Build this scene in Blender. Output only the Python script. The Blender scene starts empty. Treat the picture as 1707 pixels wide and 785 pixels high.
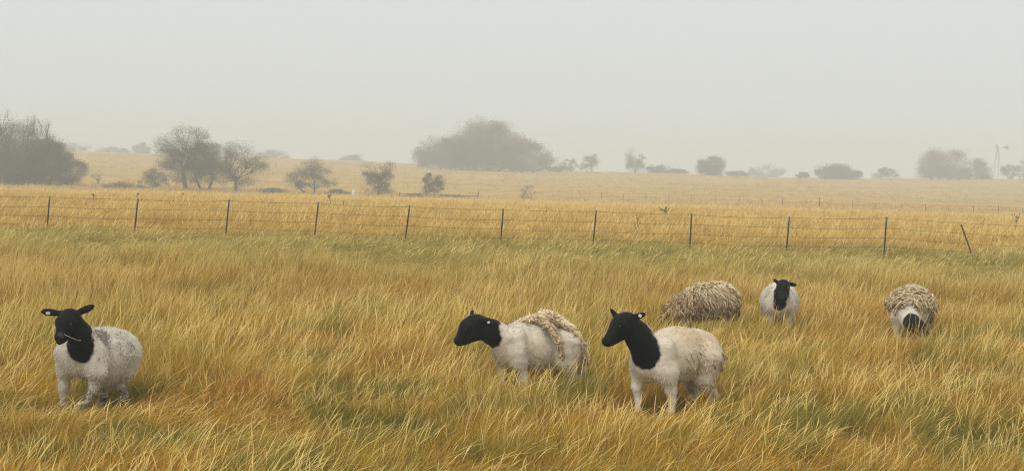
import bpy, math, random
import numpy as np
from mathutils import Vector, Matrix

# ------------------------------------------------------------------ camera
F_PX, W_PX, H_PX = 2500.0, 1707.0, 785.0
CAM_H, HORIZON, ROLL = 2.45, 264.0, math.radians(1.5)
scene = bpy.context.scene
PITCH = math.atan((H_PX / 2 - HORIZON) / F_PX)
_F = Vector((0, math.cos(PITCH), -math.sin(PITCH)))
_U = Vector((0, math.sin(PITCH), math.cos(PITCH)))
_R = Vector((1, 0, 0))
RT = _R * math.cos(ROLL) + _U * math.sin(ROLL)
UP = _U * math.cos(ROLL) - _R * math.sin(ROLL)
CAM = Vector((0, 0, CAM_H))
cam = bpy.data.cameras.new('camera')
cam_ob = bpy.data.objects.new('camera', cam)
scene.collection.objects.link(cam_ob)
cam.sensor_width = 36.0
cam.lens = 36.0 * F_PX / W_PX
cam.clip_start, cam.clip_end = 0.1, 3000
m3 = Matrix((RT, UP, -_F)).transposed()
cam_ob.matrix_world = Matrix.Translation(CAM) @ m3.to_4x4()
scene.camera = cam_ob

# ------------------------------------------------------------------ sky, sun, exposure
SUN_EL, SUN_AZ = math.radians(58), math.radians(215)     # azimuth clockwise from +Y
world = bpy.data.worlds.new('World')
scene.world = world
world.use_nodes = True
wn, wl = world.node_tree.nodes, world.node_tree.links
wn.clear()
wo = wn.new('ShaderNodeOutputWorld')
wb = wn.new('ShaderNodeBackground')
sky = wn.new('ShaderNodeTexSky')
sky.sky_type = 'NISHITA'
sky.sun_disc = False
sky.sun_elevation, sky.sun_rotation = SUN_EL, SUN_AZ
sky.dust_density, sky.air_density = 6.0, 1.0
hs = wn.new('ShaderNodeHueSaturation')
hs.inputs['Saturation'].default_value = 0.1
wl.new(sky.outputs['Color'], hs.inputs['Color'])
mixw = wn.new('ShaderNodeMix')                              # an even overcast deck with a little of the sky behind it
mixw.data_type = 'RGBA'
mixw.inputs[0].default_value = 0.93
wl.new(hs.outputs['Color'], mixw.inputs[6])
mixw.inputs[7].default_value = (7.85, 8.0, 7.65, 1)
wl.new(mixw.outputs[2], wb.inputs['Color'])
wb.inputs['Strength'].default_value = 0.0735
wl.new(wb.outputs[0], wo.inputs['Surface'])

sun = bpy.data.lights.new('sun', 'SUN')
sun.energy, sun.angle, sun.color = 1.5, math.radians(60), (1.0, 0.95, 0.86)
sun_ob = bpy.data.objects.new('sun', sun)
scene.collection.objects.link(sun_ob)
sd = Vector((math.sin(SUN_AZ) * math.cos(SUN_EL), math.cos(SUN_AZ) * math.cos(SUN_EL), math.sin(SUN_EL)))
sun_ob.rotation_euler = sd.to_track_quat('Z', 'Y').to_euler()
sun_ob.location = (0, 0, 30)

vs = scene.view_settings
vs.view_transform, vs.look, vs.gamma, vs.exposure = 'Standard', 'None', 1.0, 0.45
vs.use_curve_mapping = False
cy = scene.cycles
cy.max_bounces, cy.diffuse_bounces, cy.glossy_bounces = 4, 2, 1
cy.transmission_bounces, cy.volume_bounces, cy.transparent_max_bounces = 2, 1, 8
cy.use_denoising = True
cy.denoiser = 'OPENIMAGEDENOISE'
cy.denoising_input_passes = 'RGB_ALBEDO_NORMAL'
cy.denoising_prefilter = 'NONE'
cy.filter_width = 1.1
cy.use_adaptive_sampling = True
cy.adaptive_threshold = 0.02

HAZE_DENSITY = 0.0021

# ------------------------------------------------------------------ helpers
RNG = np.random.default_rng(7)
random.seed(7)
COL = scene.collection


def P(u, v, depth):
    """photo pixel at a given distance along the view axis -> world point"""
    return CAM + (_F + RT * ((u - W_PX / 2) / F_PX) - UP * ((v - H_PX / 2) / F_PX)) * depth


def smooth(a, b, x):
    t = np.clip((np.asarray(x, float) - a) / (b - a), 0, 1)
    return t * t * (3 - 2 * t)


def _hash(ix, iy, iz):
    h = (ix * 374761393 + iy * 668265263 + iz * 1274126177) & 0xffffffff
    h = ((h ^ (h >> 13)) * 1103515245) & 0xffffffff
    h = ((h ^ (h >> 16)) * 2654435761) & 0xffffffff
    return ((h >> 8) & 0xffff) / 65535.0


def vnoise(p):
    """value noise in 0..1 for an (n,3) array"""
    p = np.asarray(p, float)
    i = np.floor(p).astype(np.int64)
    f = p - i
    f = f * f * (3 - 2 * f)
    r = 0
    for dx in (0, 1):
        wx = f[:, 0] if dx else 1 - f[:, 0]
        for dy in (0, 1):
            wy = f[:, 1] if dy else 1 - f[:, 1]
            for dz in (0, 1):
                wz = f[:, 2] if dz else 1 - f[:, 2]
                r = r + wx * wy * wz * _hash(i[:, 0] + dx, i[:, 1] + dy, i[:, 2] + dz)
    return r


def fbm(p, octv=3):
    p = np.asarray(p, float)
    s = 0
    a = 0.5
    for k in range(octv):
        s = s + a * vnoise(p * 2 ** k + 17.3 * k)
        a *= 0.5
    return s / (1 - 0.5 ** octv)


def ground(x, y):
    """terrain height: flat pasture, a shallow dip past the fence, then a low ridge"""
    x = np.asarray(x, float)
    y = np.asarray(y, float)
    shp = np.broadcast(x, y).shape
    xx = np.broadcast_to(x, shp).ravel()
    yy = np.broadcast_to(y, shp).ravel()
    q = np.stack([xx, yy, np.zeros_like(xx)], 1)
    z = (vnoise(q * 0.45) - 0.5) * 0.05 + (vnoise(q * 0.11 + 5) - 0.5) * 0.08 * smooth(10, 25, yy)
    dip = -3.1 * smooth(44, 200, yy)
    crest = np.interp(xx, [-240, -160, -123, -55, -32, 9, 52, 84, 122, 159, 260], [1.3, 1.0, .75, .2, -.45, -1.3, -1.1, -1.5, -1.1, -.4, 0])
    t = smooth(205, 470, yy)
    z = z + dip * (1 - t) + crest * t
    z = z - 8.0 * smooth(485, 900, yy)
    z = z + (vnoise(q * 0.02 + 9) - 0.5) * 0.8 * smooth(70, 200, yy)
    return z.reshape(shp)


def gz(x, y):
    return float(ground(np.array([x]), np.array([y]))[0])


def ground_hit(u, v, lo=8.0, hi=470.0):
    """first point where the ray through a photo pixel meets the terrain"""
    d = np.linspace(lo, hi, 2600)
    dirv = _F + RT * ((u - W_PX / 2) / F_PX) - UP * ((v - H_PX / 2) / F_PX)
    pts = np.array(CAM)[None] + np.array(dirv)[None] * d[:, None]
    below = pts[:, 2] < ground(pts[:, 0], pts[:, 1])
    k = int(np.argmax(below)) if below.any() else len(d) - 1
    return Vector(pts[k]), d[k]


def new_mat(name, rough=0.9):
    m = bpy.data.materials.new(name)
    m.use_nodes = True
    b = m.node_tree.nodes['Principled BSDF']
    b.inputs['Roughness'].default_value = rough
    b.inputs['Specular IOR Level'].default_value = 0.2
    return m, m.node_tree.nodes, m.node_tree.links, b


def mix_rgb(n, l, fac, a, b, mode='MIX'):
    m = n.new('ShaderNodeMix')
    m.data_type = 'RGBA'
    m.blend_type = mode
    for sock, val in ((m.inputs[0], fac), (m.inputs[6], a), (m.inputs[7], b)):
        if isinstance(val, bpy.types.NodeSocket):
            l.new(val, sock)
        elif isinstance(val, (int, float)):
            sock.default_value = val
        else:
            sock.default_value = (*val, 1) if len(val) == 3 else val
    return m.outputs[2]


def noise_node(n, l, vec, scale, detail=3, rough=0.55):
    t = n.new('ShaderNodeTexNoise')
    t.inputs['Scale'].default_value = scale
    t.inputs['Detail'].default_value = detail
    t.inputs['Roughness'].default_value = rough
    if vec is not None:
        l.new(vec, t.inputs['Vector'])
    return t.outputs['Fac']


def ramp(n, l, fac, lo, hi):
    r = n.new('ShaderNodeMapRange')
    r.interpolation_type = 'SMOOTHSTEP'
    l.new(fac, r.inputs[0])
    r.inputs[1].default_value, r.inputs[2].default_value = lo, hi
    return r.outputs[0]


def math_node(n, l, op, a, b=None):
    m = n.new('ShaderNodeMath')
    m.operation = op
    for s, val in ((m.inputs[0], a), (m.inputs[1], b)):
        if val is None:
            continue
        if isinstance(val, bpy.types.NodeSocket):
            l.new(val, s)
        else:
            s.default_value = val
    return m.outputs[0]


def mesh_obj(name, verts, faces, mat, parent=None, smooth_shade=True, loc=None, attrs=None):
    """ONE mesh object; verts are world points, stored relative to the parent (or loc)"""
    o0 = Vector((0, 0, 0))
    if parent is not None:
        q_ = parent
        while q_ is not None:
            o0 = o0 + q_.location
            q_ = q_.parent
    elif loc is not None:
        o0 = Vector(loc)
    v = np.asarray(verts, float) - np.array(o0)[None]
    me = bpy.data.meshes.new(name)
    me.from_pydata(v.tolist(), [], [tuple(int(i) for i in f) for f in faces] if not isinstance(faces, np.ndarray) else faces.tolist())
    if smooth_shade:
        me.polygons.foreach_set('use_smooth', np.ones(len(me.polygons), bool))
    if attrs:
        for an, data in attrs.items():
            data = np.asarray(data, np.float32)
            if data.ndim == 2:
                a = me.color_attributes.new(an, 'FLOAT_COLOR', 'POINT')
                d4 = np.ones((len(data), 4), np.float32)
                d4[:, :data.shape[1]] = data
                a.data.foreach_set('color', d4.ravel())
            else:
                a = me.attributes.new(an, 'FLOAT', 'POINT')
                a.data.foreach_set('value', data)
    me.materials.append(mat)
    ob = bpy.data.objects.new(name, me)
    COL.objects.link(ob)
    if parent is not None:
        ob.parent = parent
    else:
        ob.location = o0
    return ob


def thing(name, label, cat, loc, group=None):
    e = bpy.data.objects.new(name, None)
    e.empty_display_size = 0.2
    COL.objects.link(e)
    e.location = loc
    e.matrix_world = Matrix.Translation(Vector(loc))
    tag(e, label, cat, group)
    return e


def tag(o, label, cat, group=None):
    o['label'] = label
    o['category'] = cat
    if group:
        o['group'] = group


class MB:
    """collects vertices and faces for one mesh"""

    def __init__(s):
        s.v, s.f, s.n = [], [], 0

    def add(s, v, f):
        s.v.append(np.asarray(v, float))
        s.f += [tuple(i + s.n for i in q) for q in f]
        s.n += len(v)

    def tube(s, pts, rad, sides=6, cap=True):
        pts = np.asarray([tuple(p) for p in pts], float)
        n = len(pts)
        rad = np.broadcast_to(np.asarray(rad, float), (n,))
        t = np.gradient(pts, axis=0)
        t /= np.linalg.norm(t, axis=1)[:, None] + 1e-9
        ref = np.array([0.0, 0, 1]) if abs(t[:, 2]).mean() < 0.8 else np.array([1.0, 0.2, 0])
        a = np.cross(t, ref)
        a /= np.linalg.norm(a, axis=1)[:, None] + 1e-9
        b = np.cross(t, a)
        ang = np.arange(sides) * 2 * math.pi / sides
        ring = pts[:, None] + rad[:, None, None] * (a[:, None] * np.cos(ang)[None, :, None] + b[:, None] * np.sin(ang)[None, :, None])
        f = []
        for i in range(n - 1):
            for k in range(sides):
                k2 = (k + 1) % sides
                f.append((i * sides + k, i * sides + k2, (i + 1) * sides + k2, (i + 1) * sides + k))
        if cap:
            f.append(tuple(range(sides))[::-1])
            f.append(tuple((n - 1) * sides + k for k in range(sides)))
        s.add(ring.reshape(-1, 3), f)

    def box(s, c, size, rot=None):
        x, y, z = (q / 2 for q in size)
        v = np.array([(a * x, b * y, d * z) for a in (-1, 1) for b in (-1, 1) for d in (-1, 1)])
        if rot is not None:
            v = v @ np.array(rot).T
        s.add(v + np.array(c)[None], [(0, 1, 3, 2), (4, 6, 7, 5), (0, 4, 5, 1), (2, 3, 7, 6), (0, 2, 6, 4), (1, 5, 7, 3)])

    def build(s, name, mat, parent=None, smooth_shade=False, loc=None, attrs=None):
        return mesh_obj(name, np.concatenate(s.v), s.f, mat, parent, smooth_shade, loc, attrs)


# ------------------------------------------------------------------ materials
# damp hollows in the near pasture where short green grass grows (photo pixel of the hollow, radius in metres)
POCKETS = [(235, 748, .55), (655, 738, .6), (1640, 752, .6), (120, 775, .35), (430, 440, 1.5), (630, 455, 1.3), (1330, 700, .4), (20, 770, .4)]


def field_colour(n, l, pos, tint):
    """pigment of the pasture by place: amber, straw, russet and green stands of grass"""
    sep = n.new('ShaderNodeSeparateXYZ')
    l.new(pos, sep.inputs[0])
    X, Y = sep.outputs[0], sep.outputs[1]
    n1 = noise_node(n, l, pos, 0.16, 3, 0.6)
    n2 = noise_node(n, l, pos, 0.55, 3, 0.6)
    n3 = noise_node(n, l, pos, 0.9, 2, 0.5)
    c = mix_rgb(n, l, ramp(n, l, n1, 0.36, 0.64), (0.68, 0.39, 0.045), (0.60, 0.46, 0.07))
    c = mix_rgb(n, l, math_node(n, l, 'MULTIPLY', ramp(n, l, n2, 0.50, 0.68), 0.75), c, (0.64, 0.27, 0.03))
    n4 = noise_node(n, l, pos, 0.33, 2, 0.5)
    c = mix_rgb(n, l, math_node(n, l, 'MULTIPLY', ramp(n, l, n4, 0.54, 0.68), 0.6), c, (0.47, 0.43, 0.07))
    # reddish stand just before the green strip
    yj = math_node(n, l, 'ADD', Y, math_node(n, l, 'MULTIPLY', math_node(n, l, 'SUBTRACT', n1, 0.5), 14.0))
    red = math_node(n, l, 'MULTIPLY', ramp(n, l, yj, 22, 27), math_node(n, l, 'SUBTRACT', 1.0, ramp(n, l, yj, 31, 34)))
    c = mix_rgb(n, l, math_node(n, l, 'MULTIPLY', red, 0.5), c, (0.70, 0.33, 0.055))
    # green strip along the fence
    yk = math_node(n, l, 'ADD', Y, math_node(n, l, 'MULTIPLY', math_node(n, l, 'SUBTRACT', n2, 0.5), 6.0))
    grn = math_node(n, l, 'MULTIPLY', ramp(n, l, yk, 23, 36), math_node(n, l, 'SUBTRACT', 1.0, ramp(n, l, yk, 40.5, 43.5)))
    grn = math_node(n, l, 'MULTIPLY', grn, 0.9)
    # scattered green pockets in the near pasture
    pk = math_node(n, l, 'MULTIPLY', ramp(n, l, n3, 0.52, 0.62), math_node(n, l, 'SUBTRACT', 1.0, ramp(n, l, Y, 15, 36)))
    pk = math_node(n, l, 'MULTIPLY', pk, 0.9)
    g = math_node(n, l, 'MAXIMUM', grn, pk)
    for u_, v_, r_ in POCKETS:
        h_, _d = ground_hit(u_, v_, 8, 40)
        vm = n.new('ShaderNodeVectorMath')
        vm.operation = 'SUBTRACT'
        l.new(pos, vm.inputs[0])
        vm.inputs[1].default_value = (h_.x, h_.y, 0)
        vs_ = n.new('ShaderNodeVectorMath')
        vs_.operation = 'MULTIPLY'
        l.new(vm.outputs[0], vs_.inputs[0])
        vs_.inputs[1].default_value = (1, .7, 0)
        ln = n.new('ShaderNodeVectorMath')
        ln.operation = 'LENGTH'
        l.new(vs_.outputs[0], ln.inputs[0])
        dj = math_node(n, l, 'ADD', ln.outputs['Value'], math_node(n, l, 'MULTIPLY', math_node(n, l, 'SUBTRACT', n3, 0.5), 1.4 * r_))
        g = math_node(n, l, 'MAXIMUM', g, math_node(n, l, 'MULTIPLY', ramp(n, l, dj, r_ * 1.15, r_ * .55), 0.95))
    far = ramp(n, l, Y, 41, 45)
    c = mix_rgb(n, l, math_node(n, l, 'MULTIPLY', far, 0.8), c, (0.78, 0.42, 0.065))
    c = mix_rgb(n, l, g, c, mix_rgb(n, l, ramp(n, l, Y, 20, 32), (0.20, 0.25, 0.03), (0.40, 0.37, 0.065)))
    return c, Y


mat_grass, n, l, b = new_mat('grass_blades', 0.8)
geo = n.new('ShaderNodeNewGeometry')
at = n.new('ShaderNodeAttribute')
at.attribute_name = 'tint'
sepc = n.new('ShaderNodeSeparateColor')
l.new(at.outputs['Color'], sepc.inputs[0])
c, _Y = field_colour(n, l, geo.outputs['Position'], None)
# per blade: some pale straw, some green, some rust
c = mix_rgb(n, l, ramp(n, l, sepc.outputs[0], 0.5, 0.95), c, (0.84, 0.63, 0.23))
c = mix_rgb(n, l, math_node(n, l, 'MULTIPLY', ramp(n, l, sepc.outputs[2], 0.62, 0.9), 0.6), c, (0.36, 0.35, 0.05))
c = mix_rgb(n, l, math_node(n, l, 'MULTIPLY', ramp(n, l, sepc.outputs[2], 0.28, 0.05), 0.6), c, (0.50, 0.20, 0.03))
c = mix_rgb(n, l, math_node(n, l, 'MULTIPLY', ramp(n, l, sepc.outputs[0], 0.20, 0.08), 0.8), c, (0.14, 0.08, 0.02))
# green sheath at each blade's foot, darkened too as painted shade between tufts
c = mix_rgb(n, l, math_node(n, l, 'MULTIPLY', ramp(n, l, sepc.outputs[1], 0.45, 0.0), 0.55), c, (0.24, 0.20, 0.045))
l.new(c, b.inputs['Base Color'])
tr = n.new('ShaderNodeBsdfTranslucent')
l.new(c, tr.inputs['Color'])
ms = n.new('ShaderNodeMixShader')
ms.inputs[0].default_value = 0.38
l.new(b.outputs[0], ms.inputs[1])
l.new(tr.outputs[0], ms.inputs[2])
l.new(ms.outputs[0], n['Material Output'].inputs['Surface'])

mat_ground, n, l, b = new_mat('pasture_ground', 1.0)
geo = n.new('ShaderNodeNewGeometry')
c, Y = field_colour(n, l, geo.outputs['Position'], None)
mp = n.new('ShaderNodeMapping')
mp.inputs['Scale'].default_value = (0.35, 2.2, 1)
l.new(geo.outputs['Position'], mp.inputs['Vector'])
st = noise_node(n, l, mp.outputs[0], 0.09, 4, 0.6)
c = mix_rgb(n, l, math_node(n, l, 'MULTIPLY', ramp(n, l, st, 0.42, 0.68), ramp(n, l, Y, 60, 120)), c, (0.36, 0.32, 0.09))
near = mix_rgb(n, l, noise_node(n, l, geo.outputs['Position'], 3.0, 4), (0.10, 0.075, 0.03), (0.24, 0.15, 0.05))
c = mix_rgb(n, l, 1.0, c, (0.72, 0.72, 0.72), 'MULTIPLY')  # colour darkened to stand in for shade among the blades
c = mix_rgb(n, l, ramp(n, l, Y, 45, 150), near, c)
fine = noise_node(n, l, geo.outputs['Position'], 1.4, 5, 0.7)
c = mix_rgb(n, l, 0.6, c, mix_rgb(n, l, fine, (0.45, 0.45, 0.45), (1.45, 1.45, 1.45)), 'MULTIPLY')
l.new(c, b.inputs['Base Color'])
bp = n.new('ShaderNodeBump')
bp.inputs['Strength'].default_value = 0.6
bp.inputs['Distance'].default_value = 0.25
l.new(fine, bp.inputs['Height'])
l.new(bp.outputs[0], b.inputs['Normal'])


def coat_material(name, grey):
    m, n, l, b = new_mat(name, 0.95)
    at = n.new('ShaderNodeAttribute')
    at.attribute_name = 'coat'
    sp = n.new('ShaderNodeSeparateColor')
    l.new(at.outputs['Color'], sp.inputs[0])
    tc = n.new('ShaderNodeTexCoord')
    o = tc.outputs['Object']
    f1 = noise_node(n, l, o, 46, 4, 0.75)
    f2 = noise_node(n, l, o, 9, 3, 0.6)
    c = mix_rgb(n, l, f2, (0.56, 0.50, 0.42), (0.78, 0.73, 0.65))
    f3 = noise_node(n, l, o, 4.5, 4, 0.65)
    c = mix_rgb(n, l, math_node(n, l, 'MULTIPLY', ramp(n, l, f3, 0.48, 0.68), 0.5), c, (0.40, 0.33, 0.25))
    c = mix_rgb(n, l, math_node(n, l, 'MULTIPLY', ramp(n, l, f1, 0.56, 0.74), 0.35), c, (0.36, 0.30, 0.23))
    # grey speckle
    th = math_node(n, l, 'ADD', math_node(n, l, 'MULTIPLY', f1, 0.75), math_node(n, l, 'MULTIPLY', f2, 0.25))
    th = math_node(n, l, 'ADD', th, math_node(n, l, 'MULTIPLY', math_node(n, l, 'SUBTRACT', sp.outputs[1], 0.5), 0.5))
    c = mix_rgb(n, l, math_node(n, l, 'MULTIPLY', ramp(n, l, th, 0.50, 0.64), math_node(n, l, 'MULTIPLY', ramp(n, l, sp.outputs[1], 0.0, 0.2), 0.85)), c, grey)
    # tan, dirty wool
    c = mix_rgb(n, l, math_node(n, l, 'MULTIPLY', sp.outputs[2], 0.85), c, mix_rgb(n, l, f2, (0.50, 0.36, 0.20), (0.66, 0.52, 0.34)))
    c = mix_rgb(n, l, sp.outputs[0], c, (0.004, 0.004, 0.004))
    l.new(c, b.inputs['Base Color'])
    l.new(math_node(n, l, 'ADD', math_node(n, l, 'MULTIPLY', sp.outputs[0], 0.04), 0.04), b.inputs['Specular IOR Level'])
    l.new(math_node(n, l, 'SUBTRACT', 0.95, math_node(n, l, 'MULTIPLY', sp.outputs[0], 0.45)), b.inputs['Roughness'])
    bp = n.new('ShaderNodeBump')
    bp.inputs['Strength'].default_value = 0.5
    bp.inputs['Distance'].default_value = 0.012
    l.new(noise_node(n, l, o, 60, 4, 0.7), bp.inputs['Height'])
    l.new(bp.outputs[0], b.inputs['Normal'])
    return m


mat_coat = coat_material('sheep_coat', (0.13, 0.11, 0.10))

mat_fleece, n, l, b = new_mat('matted_fleece', 1.0)
at = n.new('ShaderNodeAttribute')
at.attribute_name = 'lock'
sp = n.new('ShaderNodeSeparateColor')
l.new(at.outputs['Color'], sp.inputs[0])
c = mix_rgb(n, l, sp.outputs[0], (0.22, 0.125, 0.055), (0.80, 0.66, 0.44))
c = mix_rgb(n, l, math_node(n, l, 'MULTIPLY', sp.outputs[1], 0.8), c, (0.12, 0.085, 0.055))
l.new(c, b.inputs['Base Color'])


def flat_mat(name, col, rough=0.7, var=0.25, scale=12.0, metal=0.0):
    m, n, l, b = new_mat(name, rough)
    tc = n.new('ShaderNodeTexCoord')
    f = noise_node(n, l, tc.outputs['Object'], scale, 4, 0.65)
    lo = tuple(q * (1 - var) for q in col)
    hi = tuple(min(1, q * (1 + var)) for q in col)
    l.new(mix_rgb(n, l, f, lo, hi), b.inputs['Base Color'])
    b.inputs['Metallic'].default_value = metal
    return m


mat_post = flat_mat('painted_steel_post', (0.035, 0.045, 0.035), 0.6, 0.5, 25)
mat_post_tip = flat_mat('weathered_post_tip', (0.20, 0.20, 0.18), 0.6, 0.4, 25)
mat_rust = flat_mat('rusty_steel_post', (0.085, 0.06, 0.045), 0.7, 0.5, 25)
mat_wire = flat_mat('fence_wire', (0.10, 0.075, 0.055), 0.6, 0.4, 4)
mat_wood = flat_mat('weathered_wood', (0.11, 0.09, 0.07), 0.9, 0.4, 8)
mat_bark = flat_mat('tree_bark', (0.075, 0.06, 0.048), 0.95, 0.4, 6)
mat_tag_white = flat_mat('ear_tag_plastic', (0.55, 0.57, 0.53), 0.5, 0.1, 30)
mat_tag_green = flat_mat('pale_green_tag_plastic', (0.34, 0.42, 0.33), 0.5, 0.1, 30)
mat_white = flat_mat('white_plastic_pipe', (0.80, 0.79, 0.76), 0.5, 0.06, 10)
mat_galv = flat_mat('galvanised_steel', (0.20, 0.20, 0.20), 0.6, 0.2, 5, 0.3)
mat_straw = flat_mat('dry_straw', (0.34, 0.29, 0.20), 0.8, 0.2, 20)
mat_weed = flat_mat('dead_weed', (0.11, 0.08, 0.05), 0.95, 0.4, 15)
mat_eye, n, l, b = new_mat('animal_eye', 0.2)
b.inputs['Base Color'].default_value = (0.012, 0.009, 0.006, 1)
b.inputs['Specular IOR Level'].default_value = 0.6
mat_horn = flat_mat('hoof_horn', (0.05, 0.042, 0.035), 0.7, 0.4, 40)


def leaf_mat(name, a, b_, bare):
    m, n, l, b = new_mat(name, 0.85)
    at = n.new('ShaderNodeAttribute')
    at.attribute_name = 'tint'
    sp = n.new('ShaderNodeSeparateColor')
    l.new(at.outputs['Color'], sp.inputs[0])
    c = mix_rgb(n, l, sp.outputs[0], a, b_)
    c = mix_rgb(n, l, ramp(n, l, sp.outputs[1], 0.8, 1.0), c, bare)
    l.new(c, b.inputs['Base Color'])
    tr = n.new('ShaderNodeBsdfTranslucent')
    l.new(c, tr.inputs['Color'])
    ms = n.new('ShaderNodeMixShader')
    ms.inputs[0].default_value = 0.25
    l.new(b.outputs[0], ms.inputs[1])
    l.new(tr.outputs[0], ms.inputs[2])
    l.new(ms.outputs[0], n['Material Output'].inputs['Surface'])
    return m


leaf_olive = leaf_mat('olive_leaves', (0.09, 0.085, 0.028), (0.18, 0.16, 0.05), (0.20, 0.13, 0.06))
leaf_brown = leaf_mat('autumn_brown_leaves', (0.11, 0.08, 0.038), (0.20, 0.145, 0.065), (0.18, 0.12, 0.07))
leaf_dark = leaf_mat('evergreen_leaves', (0.065, 0.062, 0.028), (0.12, 0.108, 0.045), (0.11, 0.09, 0.05))

# ------------------------------------------------------------------ ground sheet
ys = np.concatenate([np.arange(-40, 6, 4.0), np.arange(6, 60, 0.5), np.arange(60, 210, 2.0), np.arange(210, 520, 5.0), np.arange(520, 941, 20.0)])
xs0 = np.concatenate([np.arange(-408, -60, 12.0), np.arange(-60, -20, 2.0), np.arange(-20, 20, 0.5), np.arange(20, 60, 2.0), np.arange(60, 409, 12.0)])
XX, YY = np.meshgrid(xs0, ys)
ZZ = ground(XX, YY)
gv = np.stack([XX.ravel(), YY.ravel(), ZZ.ravel()], 1)
nx, ny = len(xs0), len(ys)
idx = np.arange(nx * ny).reshape(ny, nx)
gf = np.stack([idx[:-1, :-1].ravel(), idx[:-1, 1:].ravel(), idx[1:, 1:].ravel(), idx[1:, :-1].ravel()], 1)
g_ob = mesh_obj('ground', gv, gf, mat_ground)
g_ob['kind'] = 'structure'


# ------------------------------------------------------------------ sheep: signed distance modelling
def sd_cone(p, a, b, ra, rb):
    a, b = np.array(a), np.array(b)
    ab = b - a
    t = np.clip(((p - a) @ ab) / max(ab @ ab, 1e-9), 0, 1)
    return np.linalg.norm(p - a - t[:, None] * ab, axis=1) - (ra + (rb - ra) * t)


def sd_ell(p, c, ax, r):
    q = (p - np.array(c)) @ np.array(ax).T
    k0 = np.linalg.norm(q / r, axis=1)
    k1 = np.linalg.norm(q / (np.array(r) ** 2), axis=1) + 1e-9
    return k0 * (k0 - 1) / k1


def smin(a, b, k):
    h = np.clip(0.5 + 0.5 * (b - a) / k, 0, 1)
    return b + (a - b) * h - k * h * (1 - h)


def surface_nets(fn, lo, hi, h):
    lo = np.array(lo)
    dims = np.ceil((np.array(hi) - lo) / h).astype(int) + 1
    gx = [lo[i] + h * np.arange(dims[i]) for i in range(3)]
    G = np.stack(np.meshgrid(*gx, indexing='ij'), -1)
    D = fn(G.reshape(-1, 3)).reshape(dims)
    S = D < 0
    cs = tuple(d - 1 for d in dims)
    acc = np.zeros(cs + (3,))
    cnt = np.zeros(cs)
    sl = lambda o: tuple(slice(o[i], o[i] + cs[i]) for i in range(3))
    cor = [(i, j, k) for i in (0, 1) for j in (0, 1) for k in (0, 1)]
    for a in cor:
        for ax in range(3):
            if a[ax]:
                continue
            bb = list(a)
            bb[ax] = 1
            da, db = D[sl(a)], D[sl(bb)]
            cr = (da < 0) != (db < 0)
            t = np.where(cr, da / np.where(cr, da - db, 1), 0)
            pos = np.zeros(cs + (3,))
            for q in range(3):
                pos[..., q] = a[q]
            pos[..., ax] += t
            acc += pos * cr[..., None]
            cnt += cr
    act = cnt > 0
    vid = -np.ones(cs, int)
    vid[act] = np.arange(act.sum())
    ijk = np.argwhere(act)
    V = lo + h * (ijk + acc[act] / cnt[act][:, None])
    faces = []
    for ax in range(3):
        o1, o2 = (ax + 1) % 3, (ax + 2) % 3
        sA = [slice(1, -1)] * 3
        sB = [slice(1, -1)] * 3
        sA[ax], sB[ax] = slice(0, -1), slice(1, None)
        A, B = S[tuple(sA)], S[tuple(sB)]
        for want in (True, False):
            e = np.argwhere((A == want) & (B != want))
            if not len(e):
                continue
            base = e.copy()
            base[:, o1] += 1
            base[:, o2] += 1
            quad = []
            for d1, d2 in ((-1, -1), (0, -1), (0, 0), (-1, 0)):
                q = base.copy()
                q[:, o1] += d1
                q[:, o2] += d2
                quad.append(vid[q[:, 0], q[:, 1], q[:, 2]])
            quad = np.stack(quad, 1)
            faces.append(quad if want else quad[:, ::-1])
    return V, np.concatenate(faces)


def vnormals(V, Fq):
    n = np.zeros_like(V)
    fn = np.cross(V[Fq[:, 2]] - V[Fq[:, 0]], V[Fq[:, 3]] - V[Fq[:, 1]])
    for k in range(4):
        np.add.at(n, Fq[:, k], fn)
    return n / (np.linalg.norm(n, axis=1)[:, None] + 1e-12)


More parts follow.
